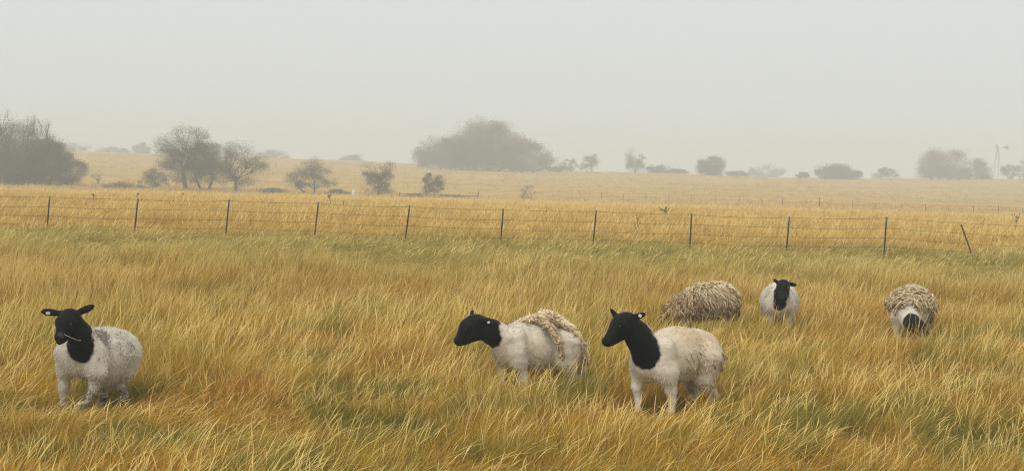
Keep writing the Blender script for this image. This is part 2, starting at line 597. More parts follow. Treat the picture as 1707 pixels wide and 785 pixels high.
class Sheep:
    def __init__(s, label, D, ubody, vbody, cell=0.013):
        s.D, s.cell = D, cell
        c = P(ubody, vbody, D)
        s.org = Vector((c.x, c.y, gz(c.x, c.y)))
        s.root = thing('sheep', label, 'sheep', s.org, 'sheep grazing in the pasture')
        s.prims, s.black, s.grey, s.tan = [], [], [], []
        s.disp = 0.006

    def q(s, u, v, dd=0.0):
        return P(u, v, s.D + dd)

    def foot(s, u, dd):
        p = P(u, 600, s.D + dd)
        return Vector((p.x, p.y, gz(p.x, p.y) + 0.022))

    def cone(s, a, b, ra, rb, k=0.05):
        s.prims.append(('c', a, b, ra, rb, k))

    def chain(s, pts, k=0.05):
        for (a, ra), (b, rb) in zip(pts[:-1], pts[1:]):
            s.cone(a, b, ra, rb, k)

    def leg(s, top, rt, mid, rm, low, rl, foot):
        s.chain([(top, rt), (mid, rm)], 0.06)
        s.chain([(mid, rm), (low, rl)], 0.03)
        s.chain([(low, rl), (foot + Vector((0, 0, 0.045)), rl * 0.98), (foot, 0.033)], 0.015)
        s.black.append((foot - Vector((0, 0, 0.02)), foot, 0.045, 0.04, 0.75))

    def head(s, cr, mz, rc, rm, ears, drop=0.045):
        """cranium point, muzzle point, ears [(base, tip)]"""
        ax = (mz - cr).normalized()
        up = Vector((0, 0, 1)) - ax * ax.z
        up.normalize()
        sd = ax.cross(up)
        s.hax = (ax, up, sd)
        s.hpt = (cr, mz, rc, rm)
        brow = cr + ax * 0.06 + up * 0.012
        s.chain([(cr, rc), (brow, rc * 0.93), (mz - up * 0.0, rm)], 0.03)
        s.cone(cr - up * drop + ax * 0.03, mz - up * rm * 0.75 - ax * 0.02, rc * 0.78, rm * 0.62, 0.02)
        s.cone(mz + ax * 0.012 + sd * 0.018, mz + ax * 0.012 - sd * 0.018, rm * 0.8, rm * 0.8, 0.02)
        for k in (-1, 1):                         # brow ridges and cheeks
            s.cone(brow + sd * (k * rc * 0.62) + up * 0.02, brow + sd * (k * rc * 0.6) + up * 0.01 + ax * 0.02, 0.034, 0.03, 0.03)
        for e in ears:
            base, tip = e[0], e[1]
            d = (tip - base)
            L = d.length
            d.normalize()
            face = (e[2] if len(e) > 2 else Vector((0, -1, 0.15)))
            w = d.cross(face).normalized()
            t = d.cross(w).normalized()
            s.prims.append(('e', (base + tip) / 2, [d, w, t], (L / 2 + 0.012, L * 0.2 + 0.006, 0.014), 0.015))
            s.cone(base - d * 0.03, base + d * 0.02, 0.03, 0.022, 0.02)

    def sdf(s, p):
        d = None
        for pr in s.prims:
            if pr[0] == 'c':
                e = sd_cone(p, pr[1], pr[2], pr[3], pr[4])
                k = pr[5]
            else:
                e = sd_ell(p, pr[1], pr[2], pr[3])
                k = pr[4]
            d = e if d is None else smin(d, e, k)
        return d

    def mask(s, V, caps, soft=0.010, jag=0.045, sc=20.0):
        m = np.zeros(len(V))
        nz = (fbm(V * sc, 3) - 0.5) * jag
        for (a, b, ra, rb, amt) in caps:
            d = sd_cone(V, a, b, ra, rb) + nz
            m = np.maximum(m, amt * (1 - smooth(-soft, soft, d)))
        return m

    def body(s):
        pts = []
        for pr in s.prims:
            if pr[0] == 'c':
                pts += [np.array(pr[1]) - pr[3], np.array(pr[1]) + pr[3], np.array(pr[2]) - pr[4], np.array(pr[2]) + pr[4]]
            else:
                pts += [np.array(pr[1]) - max(pr[3]), np.array(pr[1]) + max(pr[3])]
        pts = np.array(pts)
        lo, hi = pts.min(0) - 0.05, pts.max(0) + 0.05
        V, Fq = surface_nets(s.sdf, lo, hi, s.cell)
        N = vnormals(V, Fq)
        blk = s.mask(V, s.black)
        for (p0_, r_, am_) in getattr(s, 'skin', []):
            blk = blk * (1 - am_ * (1 - smooth(r_ * .5, r_, np.linalg.norm(V - np.array(p0_), axis=1))))
        amp = s.disp * (1 - 0.85 * blk)
        V = V + N * ((fbm(V * 16, 3) - 0.5) * 2 * amp)[:, None] + N * ((fbm(V * 5 + 3, 2) - 0.5) * 2 * amp * 1.3)[:, None]
        gr = s.mask(V, s.grey, 0.09, 0.10, 9)
        tn = s.mask(V, s.tan, 0.08, 0.10, 8)
        coat = np.stack([blk, gr, tn], 1)
        s.V, s.F, s.N, s.coat = V, Fq, N, coat
        s.body_ob = mesh_obj('body', V, Fq, mat_coat, s.root, True, None, {'coat': coat})

    def fur(s, count, length, wid=0.0045, keep=None):
        V, Fq, N = s.V, s.F, s.N
        area = np.linalg.norm(np.cross(V[Fq[:, 2]] - V[Fq[:, 0]], V[Fq[:, 3]] - V[Fq[:, 1]]), axis=1)
        pick = RNG.choice(len(Fq), count, p=area / area.sum())
        w = RNG.dirichlet((1, 1, 1, 1), count)
        root = (V[Fq[pick]] * w[..., None]).sum(1)
        nn = (N[Fq[pick]] * w[..., None]).sum(1)
        ct = (s.coat[Fq[pick]] * w[..., None]).sum(1)
        sel = root[:, 2] > s.org.z + 0.12
        if keep is not None:
            sel &= keep(root)
        root, nn, ct = root[sel], nn[sel], ct[sel]
        c = len(root)
        ln = length * (0.5 + RNG.random(c)) * (1 - 0.7 * ct[:, 0])
        d = nn * 0.55 + np.array([0, 0, -0.75]) + RNG.normal(0, 0.35, (c, 3))
        d -= nn * np.minimum(0, (d * nn).sum(1) - 0.25)[:, None]
        d /= np.linalg.norm(d, axis=1)[:, None]
        sd = np.cross(d, nn)
        sd /= np.linalg.norm(sd, axis=1)[:, None] + 1e-9
        root = root - nn * 0.003
        a, bb = root - sd * wid, root + sd * wid
        mid = root + d * ln[:, None] * 0.6 + nn * (ln * 0.12)[:, None]
        tip = root + d * ln[:, None] + RNG.normal(0, 0.2, (c, 3)) * ln[:, None]
        vv = np.stack([a, bb, mid + sd * wid * 0.6, mid - sd * wid * 0.6, tip], 1).reshape(-1, 3)
        i = np.arange(c) * 5
        f = [(k, k + 1, k + 2, k + 3) for k in i.tolist()] + [(k + 3, k + 2, k + 4) for k in i.tolist()]
        o = mesh_obj('wool', vv, f, mat_coat, s.root, True, None, {'coat': np.repeat(ct, 5, 0)})
        o['kind'] = 'stuff'
        return o

    def eyes(s):
        ax, up, sd = s.hax
        cr, mz, rc, rm = s.hpt
        for k in (-1, 1):
            c0 = np.array(cr + ax * 0.065 + up * (rc * 0.35))
            out = np.array((sd * k + ax * 0.45 + up * 0.3).normalized())
            t = np.linspace(0, 0.13, 60)
            d = s.sdf(c0 + out * t[:, None])
            c = c0 + out * ((t[int(np.argmax(d > 0))] if (d > 0).any() else rc) - 0.005)
            mb = MB()
            uu = np.linspace(0, math.pi, 7)
            ww = np.arange(10) * 2 * math.pi / 10
            v = np.array([(math.sin(a) * math.cos(b2), math.sin(a) * math.sin(b2), math.cos(a)) for a in uu for b2 in ww]) * 0.011
            f = [(i * 10 + j, i * 10 + (j + 1) % 10, (i + 1) * 10 + (j + 1) % 10, (i + 1) * 10 + j) for i in range(6) for j in range(10)]
            mb.add(v + c, f)
            mb.build('eye', mat_eye, s.root, True)

    def ear_tag(s, c, size, normal, mat, tilt=0.0):
        n_ = normal.normalized()
        a = n_.cross(Vector((0, 0, 1))).normalized()
        a = Matrix.Rotation(tilt, 3, n_) @ a
        b_ = n_.cross(a).normalized()
        k = 10
        ring = [(math.copysign(abs(math.cos(t)) ** 0.6, math.cos(t)) * size[0] / 2, math.copysign(abs(math.sin(t)) ** 0.6, math.sin(t)) * size[1] / 2) for t in (2 * math.pi * i / k for i in range(k))]
        v = [c + a * x + b_ * y + n_ * h for h in (-0.002, 0.002) for x, y in ring]
        f = [tuple(range(k))[::-1], tuple(range(k, 2 * k))] + [(i, (i + 1) % k, k + (i + 1) % k, k + i) for i in range(k)]
        o = mesh_obj('ear_tag', [tuple(p) for p in v], f, mat, s.root, False)
        return o

    def locks(s, starts, dirfn, length, radius, segs, light, curl, off, name='fleece', sides=4):
        """ropes of matted wool that lie on the body surface"""
        n_ = len(starts)
        p = np.array(starts, float)
        paths = [p.copy()]
        ph = RNG.random((n_, 3)) * 50
        L = length * (0.6 + 0.8 * RNG.random(n_))
        offs = off[0] + (off[1] - off[0]) * RNG.random(n_)
        eps = 0.004
        for k in range(segs):
            d = dirfn(p)
            d = d + (np.stack([vnoise(p * curl[1] + ph[:, [i]] + 7 * i) for i in range(3)], 1) - 0.5) * curl[0] * 2
            d /= np.linalg.norm(d, axis=1)[:, None] + 1e-9
            p = p + d * (L / segs)[:, None]
            d0 = s.sdf(p)
            g = np.stack([s.sdf(p + np.eye(3)[i] * eps) - d0 for i in range(3)], 1) / eps
            g /= np.linalg.norm(g, axis=1)[:, None] + 1e-9
            want = offs * (0.7 + 0.6 * vnoise(p * 14 + ph))
            p = p + g * ((want - d0) * 0.8)[:, None]
            paths.append(p.copy())
        paths = np.stack(paths, 1)
        mb = MB()
        col = []
        for i in range(n_):
            prof = radius * (0.7 + 0.6 * RNG.random()) * np.array([0.55, *([1.0] * (segs - 1)), 0.25]) * (0.8 + 0.4 * RNG.random(segs + 1))
            mb.tube(paths[i], prof, sides)
            base = light(paths[i][0]) + RNG.normal(0, 0.2)
            col.append(np.stack([np.repeat(np.clip(base + np.linspace(0.05, -0.15, segs + 1), 0, 1), sides), np.repeat(np.linspace(0, 0.55, segs + 1) * RNG.random(), sides), np.zeros((segs + 1) * sides)], 1))
        o = mb.build(name, mat_fleece, s.root, True, None, {'lock': np.concatenate(col)})
        o['kind'] = 'stuff'
        return o


V3 = Vector
FEET = []           # (x, y, radius, height factor): trampled grass round the animals


def surf_starts(s, count, test):
    k = RNG.permutation(len(s.V))
    v = s.V[k]
    v = v[test(v, s.N[k])]
    return v[:count]


# --- A: speckled ewe in front, walking towards the road
a = Sheep('speckled white sheep with black head and pale ear tag, chewing a straw', 14.2, 170, 600, 0.011)
a.cone(a.q(137, 588, -.27), a.q(171, 592, 0), .22, .262, .02)
a.cone(a.q(171, 592, 0), a.q(195, 590, .28), .262, .24, .05)
a.cone(a.q(122, 594, -.30), a.q(158, 596, -.34), .125, .125, .08)              # chest between the shoulders
a.leg(a.q(160, 610, -.36), .095, a.q(157, 646, -.38), .042, a.q(145, 670, -.36), .026, a.foot(136, -.33))
a.leg(a.q(110, 612, -.20), .08, a.q(106, 645, -.20), .040, a.q(105, 663, -.20), .026, a.foot(106, -.20))
a.leg(a.q(202, 608, .16), .14, a.q(201, 641, .12), .045, a.q(208, 658, .17), .029, a.foot(203, .13))
a.leg(a.q(172, 618, .32), .10, a.q(173, 645, .34), .042, a.q(175, 660, .38), .028, a.foot(172, .34))
a.cone(a.q(154, 588, -.38), a.q(160, 616, -.40), .125, .10, .025)
a.cone(a.q(112, 590, -.24), a.q(110, 614, -.24), .115, .09, .03)
a.cone(a.q(203, 594, .10), a.q(202, 616, .08), .172, .11, .03)
a.chain([(a.q(137, 584, -.41), .118), (a.q(133, 557, -.50), .104), (a.q(120, 532, -.56), .085)], .05)
a.head(a.q(115, 531, -.58), a.q(103, 560, -.70), .092, .055,
       [(a.q(97, 522, -.56), a.q(70, 519, -.54)), (a.q(130, 521, -.50), a.q(156, 510, -.46))], .03)
a.cone(a.q(104, 567, -.67), a.q(99, 570, -.71), .030, .024, .02)
a.black = [(a.q(116, 533, -.58), a.q(103, 562, -.68), .17, .14, 1), (a.q(122, 540, -.56), a.q(137, 584, -.46), .15, .118, 1)] + a.black
a.black += [(a.q(137, 546, -.55), a.q(139, 572, -.54), .095, .085, 1), (a.q(130, 548, -.52), a.q(135, 580, -.50), .12, .105, 1), (a.q(97, 522, -.56), a.q(70, 519, -.54), .06, .06, 1), (a.q(130, 521, -.50), a.q(156, 510, -.46), .07, .07, 1)]
a.grey = [(a.q(163, 560, -.22), a.q(172, 585, -.30), .15, .12, .72), (a.q(180, 552, -.05), a.q(210, 585, -.05), .13, .2, .55), (a.q(175, 550, 0), a.q(160, 560, -.1), .12, .12, .62), (a.q(190, 600, -.1), a.q(205, 625, 0), .17, .17, .52), (a.q(150, 575, -.4), a.q(165, 600, -.38), .12, .14, .5), (a.q(120, 600, -.5), a.q(150, 615, -.5), .15, .15, .35),
          (a.q(157, 640, -.37), a.q(138, 682, -.33), .09, .08, .78), (a.q(203, 645, .15), a.q(203, 675, .12), .09, .08, .8), (a.q(172, 645, .34), a.q(172, 675, .34), .10, .08, .62), (a.q(107, 635, -.2), a.q(106, 670, -.2), .08, .07, .6)]
a.disp = .009
a.skin = [(a.q(99, 557, -.76), .035, .05), (a.q(98, 568, -.74), .03, .04), (a.q(104, 561, -.76), .02, .06)]
a.body()
a.fur(16000, .018, .0035)
a.eyes()
a.ear_tag(a.q(80, 521.8, -.565), (.042, .03), V3((0, -1, .2)), mat_tag_green, .1)
mb = MB()
mb.tube([a.q(107, 557, -.76), a.q(113, 560, -.77), a.q(122, 564, -.77), a.q(131, 567.5, -.76)], [.0026, .003, .003, .0024], 5)
mb.tube([a.q(131, 567.5, -.76), a.q(134.5, 567.2, -.76)], [.0045, .003], 5)
st_ob = mb.build('straw', mat_straw, None, True, a.q(107, 557, -.76))
tag(st_ob, 'short dry straw sticking out of the mouth of a speckled sheep', 'straw')

# --- B: ewe in profile with a rope of shed fleece over the rump
bsh = Sheep('white sheep with a rope of shed fleece draped over its rump', 16.2, 895, 590, 0.0115)
s_ = bsh
s_.cone(s_.q(853, 578, -.13), s_.q(893, 580, 0), .215, .235, .02)
s_.cone(s_.q(893, 580, 0), s_.q(936, 577, .12), .228, .222, .05)
s_.cone(s_.q(858, 566, -.24), s_.q(864, 600, -.29), .13, .10, .025)
s_.cone(s_.q(944, 572, -.04), s_.q(942, 600, -.07), .17, .12, .03)
s_.cone(s_.q(866, 553, -.05), s_.q(932, 552, .08), .118, .118, .08)
s_.leg(s_.q(862, 588, -.29), .105, s_.q(872, 622, -.27), .048, s_.q(874, 637, -.27), .032, s_.foot(874, -.26))
s_.leg(s_.q(836, 590, -.05), .09, s_.q(838, 622, -.05), .046, s_.q(838, 634, -.05), .031, s_.foot(838, -.05))
s_.leg(s_.q(944, 590, -.03), .15, s_.q(949, 612, -.05), .075, s_.q(955, 628, -.02), .036, s_.foot(950, -.05))
s_.leg(s_.q(957, 588, .22), .14, s_.q(967, 612, .24), .06, s_.q(972, 625, .26), .035, s_.foot(966, .24))
s_.chain([(s_.q(842, 566, -.20), .145), (s_.q(820, 553, -.24), .125), (s_.q(797, 540, -.28), .105)], .05)
s_.head(s_.q(789, 541, -.29), s_.q(766, 567, -.34), .108, .056,
        [(s_.q(806, 534, -.37), s_.q(828, 541, -.42), V3((.2, -1, .3))), (s_.q(786, 528, -.20), s_.q(787, 517, -.10), V3((-.6, -1, 0)))], .06)
s_.cone(s_.q(800, 553, -.29), s_.q(776, 566, -.33), .085, .05, .03)
s_.black = [(s_.q(800, 545, -.29), s_.q(766, 567, -.33), .22, .16, 1), (s_.q(798, 544, -.28), s_.q(818, 558, -.26), .20, .148, 1), (s_.q(828, 541, -.42), s_.q(806, 534, -.37), .07, .07, 1), (s_.q(786, 528, -.20), s_.q(787, 515, -.08), .09, .09, 1)] + s_.black
s_.grey = [(s_.q(862, 560, -.2), s_.q(880, 580, -.25), .16, .16, .36)]
s_.disp = .009
s_.tan = [(s_.q(860, 580, -.1), s_.q(940, 585, .1), .28, .30, .28), (s_.q(890, 570, -.25), s_.q(925, 585, -.18), .17, .2, .35), (s_.q(838, 600, -.2), s_.q(880, 610, -.25), .1, .1, .3)]
s_.body()
s_.fur(13000, .016, .0035)
s_.eyes()
s_.ear_tag(s_.q(814.5, 537, -.445), (.028, .022), V3((0, -1, .3)), mat_tag_white, .5)


def wool_rope(s, path, rad, count, ll, lr, light):
    """a lumpy twist of fleece: many short locks wound about a path"""
    mb = MB()
    col = []
    pts = np.array([tuple(q) for q in path])
    tt = np.linspace(0, 1, len(pts))
    sample = lambda t: np.array([np.interp(t, tt, pts[:, i]) for i in range(3)])
    radf = lambda t: np.interp(t, tt, rad)
    for k in range(count):
        t0 = RNG.random() * 0.98
        dt = ll * (0.5 + RNG.random())
        ph = RNG.random() * 6.28
        tw = RNG.normal(0, 2.2)
        q = []
        m = 5
        for j in range(m + 1):
            t = min(1, max(0, t0 + dt * (j / m - 0.4)))
            c = sample(t)
            tg = sample(min(1, t + .02)) - sample(max(0, t - .02))
            tg /= np.linalg.norm(tg) + 1e-9
            e1 = np.cross(tg, [0.3, 1, 0.2])
            e1 /= np.linalg.norm(e1)
            e2 = np.cross(tg, e1)
            an = ph + tw * j / m
            r = radf(t) * (0.7 + 0.5 * RNG.random())
            q.append(c + (e1 * math.cos(an) + e2 * math.sin(an)) * r)
        q = np.array(q)
        q[-1] += RNG.normal(0, 0.022, 3) + np.array([0, 0, -.008])
        mb.tube(q, lr * (0.6 + 0.9 * RNG.random()) * np.array([.5, 1, 1.1, 1, .9, .3]), 5)
        bse = np.clip(light + RNG.normal(0, .2), 0.05, 1)
        col.append(np.stack([np.full(30, bse), np.repeat(np.linspace(0, .5, 6) * (RNG.random() < .4), 5), np.zeros(30)], 1))
    tb = MB()
    tb.tube([sample(t) for t in np.linspace(0, 1, 24)], [radf(t) * (0.85 + 0.3 * random.random()) for t in np.linspace(0, 1, 24)], 9)
    mb.add(np.concatenate(tb.v), tb.f)
    col.append(np.tile([[max(.1, light - .2), .1, 0]], (tb.n, 1)))
    o = mb.build('fleece', mat_fleece, s.root, True, None, {'lock': np.concatenate(col)})
    o['kind'] = 'stuff'
    return o


wool_rope(s_, [s_.q(862, 536, -.05), s_.q(880, 532, -.08), s_.q(895, 530, -.10), s_.q(908, 532, -.12)], [.015, .035, .042, .05], 150, .2, .009, .85)
wool_rope(s_, [s_.q(900, 533, -.16), s_.q(907, 529, -.12), s_.q(918, 530, -.08), s_.q(932, 535, -.04), s_.q(944, 542, -.02)], [.05, .075, .07, .055, .045], 340, .2, .0095, .82)
wool_rope(s_, [s_.q(906, 542, -.22), s_.q(917, 545, -.22), s_.q(924, 556, -.24), s_.q(931, 571, -.25), s_.q(934, 582, -.24), s_.q(935, 594, -.22)], [.05, .04, .032, .03, .012, .002], 170, .2, .008, .62)
wool_rope(s_, [s_.q(936, 537, -.10), s_.q(951, 545, -.12), s_.q(963, 559, -.11), s_.q(971, 577, -.06), s_.q(976, 592, .0), s_.q(978, 604, .04)], [.035, .036, .034, .034, .032, .02], 280, .16, .0085, .9)

# --- C: ewe in front on the right with black neck bib
c_ = Sheep('cream sheep with black head and neck, wool felted in dark tufts on its flank', 14.75, 1128, 600, 0.0115)
s_ = c_
s_.cone(s_.q(1090, 597, -.22), s_.q(1127, 591, 0), .225, .272, .02)
s_.cone(s_.q(1127, 590, 0), s_.q(1162, 590, .22), .262, .25, .05)
s_.cone(s_.q(1104, 584, -.34), s_.q(1113, 622, -.38), .135, .105, .025)
s_.cone(s_.q(1176, 598, .02), s_.q(1172, 628, .0), .19, .12, .03)
s_.cone(s_.q(1075, 606, -.27), s_.q(1100, 612, -.34), .135, .13, .08)
s_.leg(s_.q(1068, 616, -.20), .095, s_.q(1061, 645, -.23), .050, s_.q(1064, 668, -.24), .034, s_.foot(1066, -.25))
s_.leg(s_.q(1112, 622, -.36), .105, s_.q(1118, 650, -.36), .050, s_.q(1121, 668, -.36), .034, s_.foot(1121, -.37))
s_.leg(s_.q(1172, 612, .06), .17, s_.q(1176, 640, .04), .075, s_.q(1192, 657, .09), .036, s_.foot(1186, .06))
s_.leg(s_.q(1150, 614, .38), .14, s_.q(1152, 640, .40), .06, s_.q(1160, 655, .44), .036, s_.foot(1156, .40))
s_.chain([(s_.q(1078, 586, -.34), .15), (s_.q(1064, 560, -.40), .125), (s_.q(1049, 540, -.44), .105)], .05)
s_.head(s_.q(1042, 538, -.45), s_.q(1014, 568, -.54), .105, .054,
        [(s_.q(1025, 524, -.40), s_.q(1018, 515, -.36), V3((-.8, -1, 0))), (s_.q(1053, 531, -.48), s_.q(1075, 523, -.50), V3((-.1, -1, .2)))], .055)
s_.black = [(s_.q(1045, 540, -.45), s_.q(1014, 570, -.52), .17, .14, 1), (s_.q(1050, 545, -.43), s_.q(1077, 590, -.42), .165, .145, 1), (s_.q(1053, 531, -.48), s_.q(1075, 523, -.5), .08, .08, 1), (s_.q(1025, 524, -.40), s_.q(1017, 515, -.36), .06, .06, 1)] + s_.black
s_.grey = [(s_.q(1150, 590, -.2), s_.q(1175, 598, -.05), .08, .10, .36), (s_.q(1195, 620, .1), s_.q(1195, 650, .1), .09, .09, .42), (s_.q(1066, 650, -.25), s_.q(1066, 680, -.25), .05, .05, .3)]
s_.tan = [(s_.q(1105, 595, -.2), s_.q(1185, 600, .05), .30, .34, .45), (s_.q(1140, 560, -.1), s_.q(1185, 585, .1), .16, .2, .95), (s_.q(1100, 560, -.2), s_.q(1120, 590, -.25), .1, .12, .5), (s_.q(1130, 625, -.2), s_.q(1180, 620, 0), .1, .12, .5)]
s_.disp = .009
s_.body()
s_.fur(12000, .014, .004)
s_.eyes()
s_.ear_tag(s_.q(1067, 526, -.53), (.034, .03), V3((0, -1, .2)), mat_tag_white, -.6)
pt = np.array([tuple(s_.q(1162, 596, -.1))])
tuft = surf_starts(s_, 50, lambda v, n_: (np.linalg.norm((v - pt) * np.array([1, .7, 1.1]), axis=1) < .17) & (n_[:, 1] < .3))
s_.locks(tuft, lambda p: np.tile([0.25, 0, -1.0], (len(p), 1)), .05, .005, 4, lambda p: .6, (0.9, 14), (.004, .022), 'felted_tufts')
pt2 = np.array([tuple(s_.q(1200, 625, .05))])
tuft = surf_starts(s_, 34, lambda v, n_: (np.linalg.norm((v - pt2) * np.array([1, .7, .6]), axis=1) < .17) & (n_[:, 0] > -.2))
s_.locks(tuft, lambda p: np.tile([0.15, 0, -1.0], (len(p), 1)), .07, .008, 4, lambda p: .25, (0.8, 14), (.004, .025), 'dung_locks')

# --- D: shaggy ewe grazing, head down in the grass
d_ = Sheep('shaggy brown fleeced sheep grazing with its head lost in the grass', 22.1, 1170, 510, 0.016)
s_ = d_
s_.cone(s_.q(1142, 515, .02), s_.q(1168, 507, .0), .195, .25, .02)
s_.cone(s_.q(1168, 507, 0), s_.q(1199, 503, -.02), .25, .255, .05)
s_.chain([(s_.q(1138, 517, .02), .17), (s_.q(1119, 527, .03), .12), (s_.q(1106, 535, .03), .09)], .05)
s_.leg(s_.q(1142, 525, -.12), .1, s_.q(1142, 538, -.13), .045, s_.q(1142, 544, -.13), .032, s_.foot(1142, -.13))
s_.leg(s_.q(1146, 525, .15), .1, s_.q(1147, 538, .15), .045, s_.q(1148, 544, .15), .032, s_.foot(1149, .15))
s_.leg(s_.q(1207, 515, -.12), .15, s_.q(1210, 532, -.14), .06, s_.q(1217, 541, -.13), .035, s_.foot(1213, -.14))
s_.leg(s_.q(1212, 513, .14), .15, s_.q(1220, 530, .15), .06, s_.q(1226, 538, .16), .035, s_.foot(1223, .15))
s_.head(s_.q(1103, 536, .03), s_.q(1096, 547, .0), .085, .05, [(s_.q(1104, 525, -.08), s_.q(1108, 527, -.18)), (s_.q(1104, 525, .12), s_.q(1108, 526, .22))], .03)
s_.black = [(s_.q(1105, 532, .03), s_.q(1096, 545, 0), .17, .14, 1)] + s_.black
s_.tan = [(s_.q(1140, 512, 0), s_.q(1200, 502, 0), .45, .45, .9)]
s_.body()
s_.eyes()
mid = np.array(s_.q(1170, 505, 0))
up_ = lambda v, n_: v[:, 2] > s_.org.z + .33
st0 = surf_starts(s_, 2500, lambda v, n_: (v[:, 2] > s_.org.z + .28) & (v[:, 0] > float(s_.q(1103, 520).x)))
ztop = s_.org.z + .78
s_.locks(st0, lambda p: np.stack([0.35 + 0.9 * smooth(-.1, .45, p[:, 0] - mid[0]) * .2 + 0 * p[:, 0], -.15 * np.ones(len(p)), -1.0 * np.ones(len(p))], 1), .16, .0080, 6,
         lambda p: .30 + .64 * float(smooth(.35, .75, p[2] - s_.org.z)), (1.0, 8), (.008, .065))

# --- E: ewe facing the camera
e_ = Sheep('white sheep facing forward with a narrow black face, ears held sideways', 22.1, 1299, 505, 0.014)
s_ = e_
s_.cone(s_.q(1299, 503, -.33), s_.q(1299, 502, 0), .22, .27, .02)
s_.cone(s_.q(1299, 502, 0), s_.q(1299.5, 502, .33), .27, .265, .05)
s_.cone(s_.q(1290, 510, -.36), s_.q(1309, 510, -.36), .13, .13, .08)
for du in (-13, 14):
    s_.leg(s_.q(1299 + du, 513, -.34), .10, s_.q(1299 + du * 1.05, 533, -.35), .048, s_.q(1299 + du * 1.05, 543, -.35), .032, s_.foot(1299 + du * 1.05, -.35))
    s_.leg(s_.q(1299 + du * 1.05, 512, .38), .16, s_.q(1299 + du * 1.3, 532, .38), .06, s_.q(1299 + du * 1.2, 540, .42), .035, s_.foot(1299 + du * 1.2, .38))
s_.chain([(s_.q(1300, 507, -.46), .13), (s_.q(1302, 494, -.52), .115), (s_.q(1305, 480, -.58), .095)], .05)
s_.head(s_.q(1306, 476, -.62), s_.q(1304, 496, -.76), .092, .056,
        [(s_.q(1299, 473, -.60), s_.q(1289.5, 465, -.58)), (s_.q(1313, 472.5, -.60), s_.q(1327.5, 475, -.58))], .03)
s_.black = [(s_.q(1306, 476, -.62), s_.q(1304, 497, -.72), .13, .12, 1), (s_.q(1304, 484, -.56), s_.q(1299, 509, -.58), .125, .085, 1), (s_.q(1296, 471, -.60), s_.q(1289, 464, -.58), .06, .06, 1), (s_.q(1315, 473, -.60), s_.q(1328, 475, -.58), .07, .06, 1)] + s_.black
s_.grey = [(s_.q(1283, 488, -.3), s_.q(1288, 518, -.4), .14, .13, .6), (s_.q(1316, 490, -.3), s_.q(1317, 518, -.4), .12, .13, .6)]
s_.body()
s_.fur(10000, .018, .005)
s_.eyes()

# --- F: ewe grazing towards the camera under a mop of dreadlocked fleece
f_ = Sheep('white sheep grazing under a mop of thick tangled fleece locks', 21.6, 1518, 520, 0.014)
s_ = f_
s_.cone(s_.q(1512, 527, -.33), s_.q(1517, 517, 0), .205, .265, .02)
s_.cone(s_.q(1517, 517, 0), s_.q(1521, 514, .32), .27, .265, .05)
s_.leg(s_.q(1497, 532, -.36), .105, s_.q(1495, 548, -.37), .05, s_.q(1495, 557, -.37), .034, s_.foot(1495, -.37))
s_.leg(s_.q(1525, 534, -.32), .10, s_.q(1528, 548, -.33), .048, s_.q(1529, 557, -.33), .034, s_.foot(1529, -.33))
s_.leg(s_.q(1505, 530, .38), .15, s_.q(1500, 546, .38), .06, s_.q(1500, 553, .42), .036, s_.foot(1500, .38))
s_.leg(s_.q(1538, 530, .36), .15, s_.q(1543, 546, .36), .06, s_.q(1544, 553, .40), .036, s_.foot(1544, .36))
s_.chain([(s_.q(1514, 528, -.46), .16), (s_.q(1518, 534, -.66), .12), (s_.q(1521, 538, -.80), .10)], .05)
s_.head(s_.q(1522, 539, -.84), s_.q(1542, 556, -.94), .105, .056,
        [(s_.q(1514, 539, -.86), s_.q(1507, 547, -.86)), (s_.q(1531, 537, -.84), s_.q(1544, 543, -.80))], .035)
s_.black = [(s_.q(1522, 539, -.84), s_.q(1545, 558, -.94), .165, .15, 1), (s_.q(1531, 537, -.84), s_.q(1546, 543, -.80), .06, .06, 1), (s_.q(1514, 539, -.86), s_.q(1506, 548, -.86), .06, .06, 1)] + s_.black
s_.tan = [(s_.q(1510, 545, -.4), s_.q(1525, 530, -.45), .14, .12, .35)]
s_.body()
s_.fur(8000, .016, .005)
s_.eyes()
cap_z = float(s_.q(1518, 509, 0).z)
st0 = surf_starts(s_, 1000, lambda v, n_: (v[:, 2] > cap_z) & (v[:, 1] > s_.org.y - .50))
mid_f = np.array(s_.q(1520, 512, .1))
s_.locks(st0, lambda p: np.stack([np.sign(p[:, 0] - mid_f[0]) * .6, -.12 * np.ones(len(p)), -.12 - .1 * (p[:, 2] < cap_z + .15)], 1), .19, .0100, 8,
         lambda p: .55 + .3 * float(smooth(0, .3, p[2] - cap_z)), (2.2, 9), (.02, .085), 'fleece', 5)
for side in (1,):
    st1 = surf_starts(s_, 40, lambda v, n_: (v[:, 2] > cap_z - .12) & (v[:, 2] < cap_z + .05) & (side * (v[:, 0] - mid_f[0]) > .19) & (v[:, 1] < s_.org.y + .2))
    s_.locks(st1, lambda p: np.tile([side * .15, -.1, -1.0], (len(p), 1)), .16, .015, 6, lambda p: .5, (1.0, 9), (.02, .06), 'hanging_locks', 5)

SHEEP = [a, bsh, c_, d_, e_, f_]

# ------------------------------------------------------------------ near wire fence
POSTS = [(83, 327, 79, 375), (230, 331, 225, 380), (382, 333, 377, 385), (531, 337, 525, 389), (683, 343, 676, 396), (839, 348, 835, 400),
         (994, 351, 989, 404), (1153, 356, 1150, 410), (1316, 361, 1311, 417), (1478, 362, 1474, 419)]


def fence_depth(u):
    return 42.4 - (u - 80) / 1400.0 * 1.9


def fence_point(u, v):
    return P(u, v, fence_depth(u))


fence = thing('wire_fence', 'low barbed wire fence on dark steel posts along the green grass strip', 'fence', (0, fence_depth(850), gz(0, fence_depth(850))))


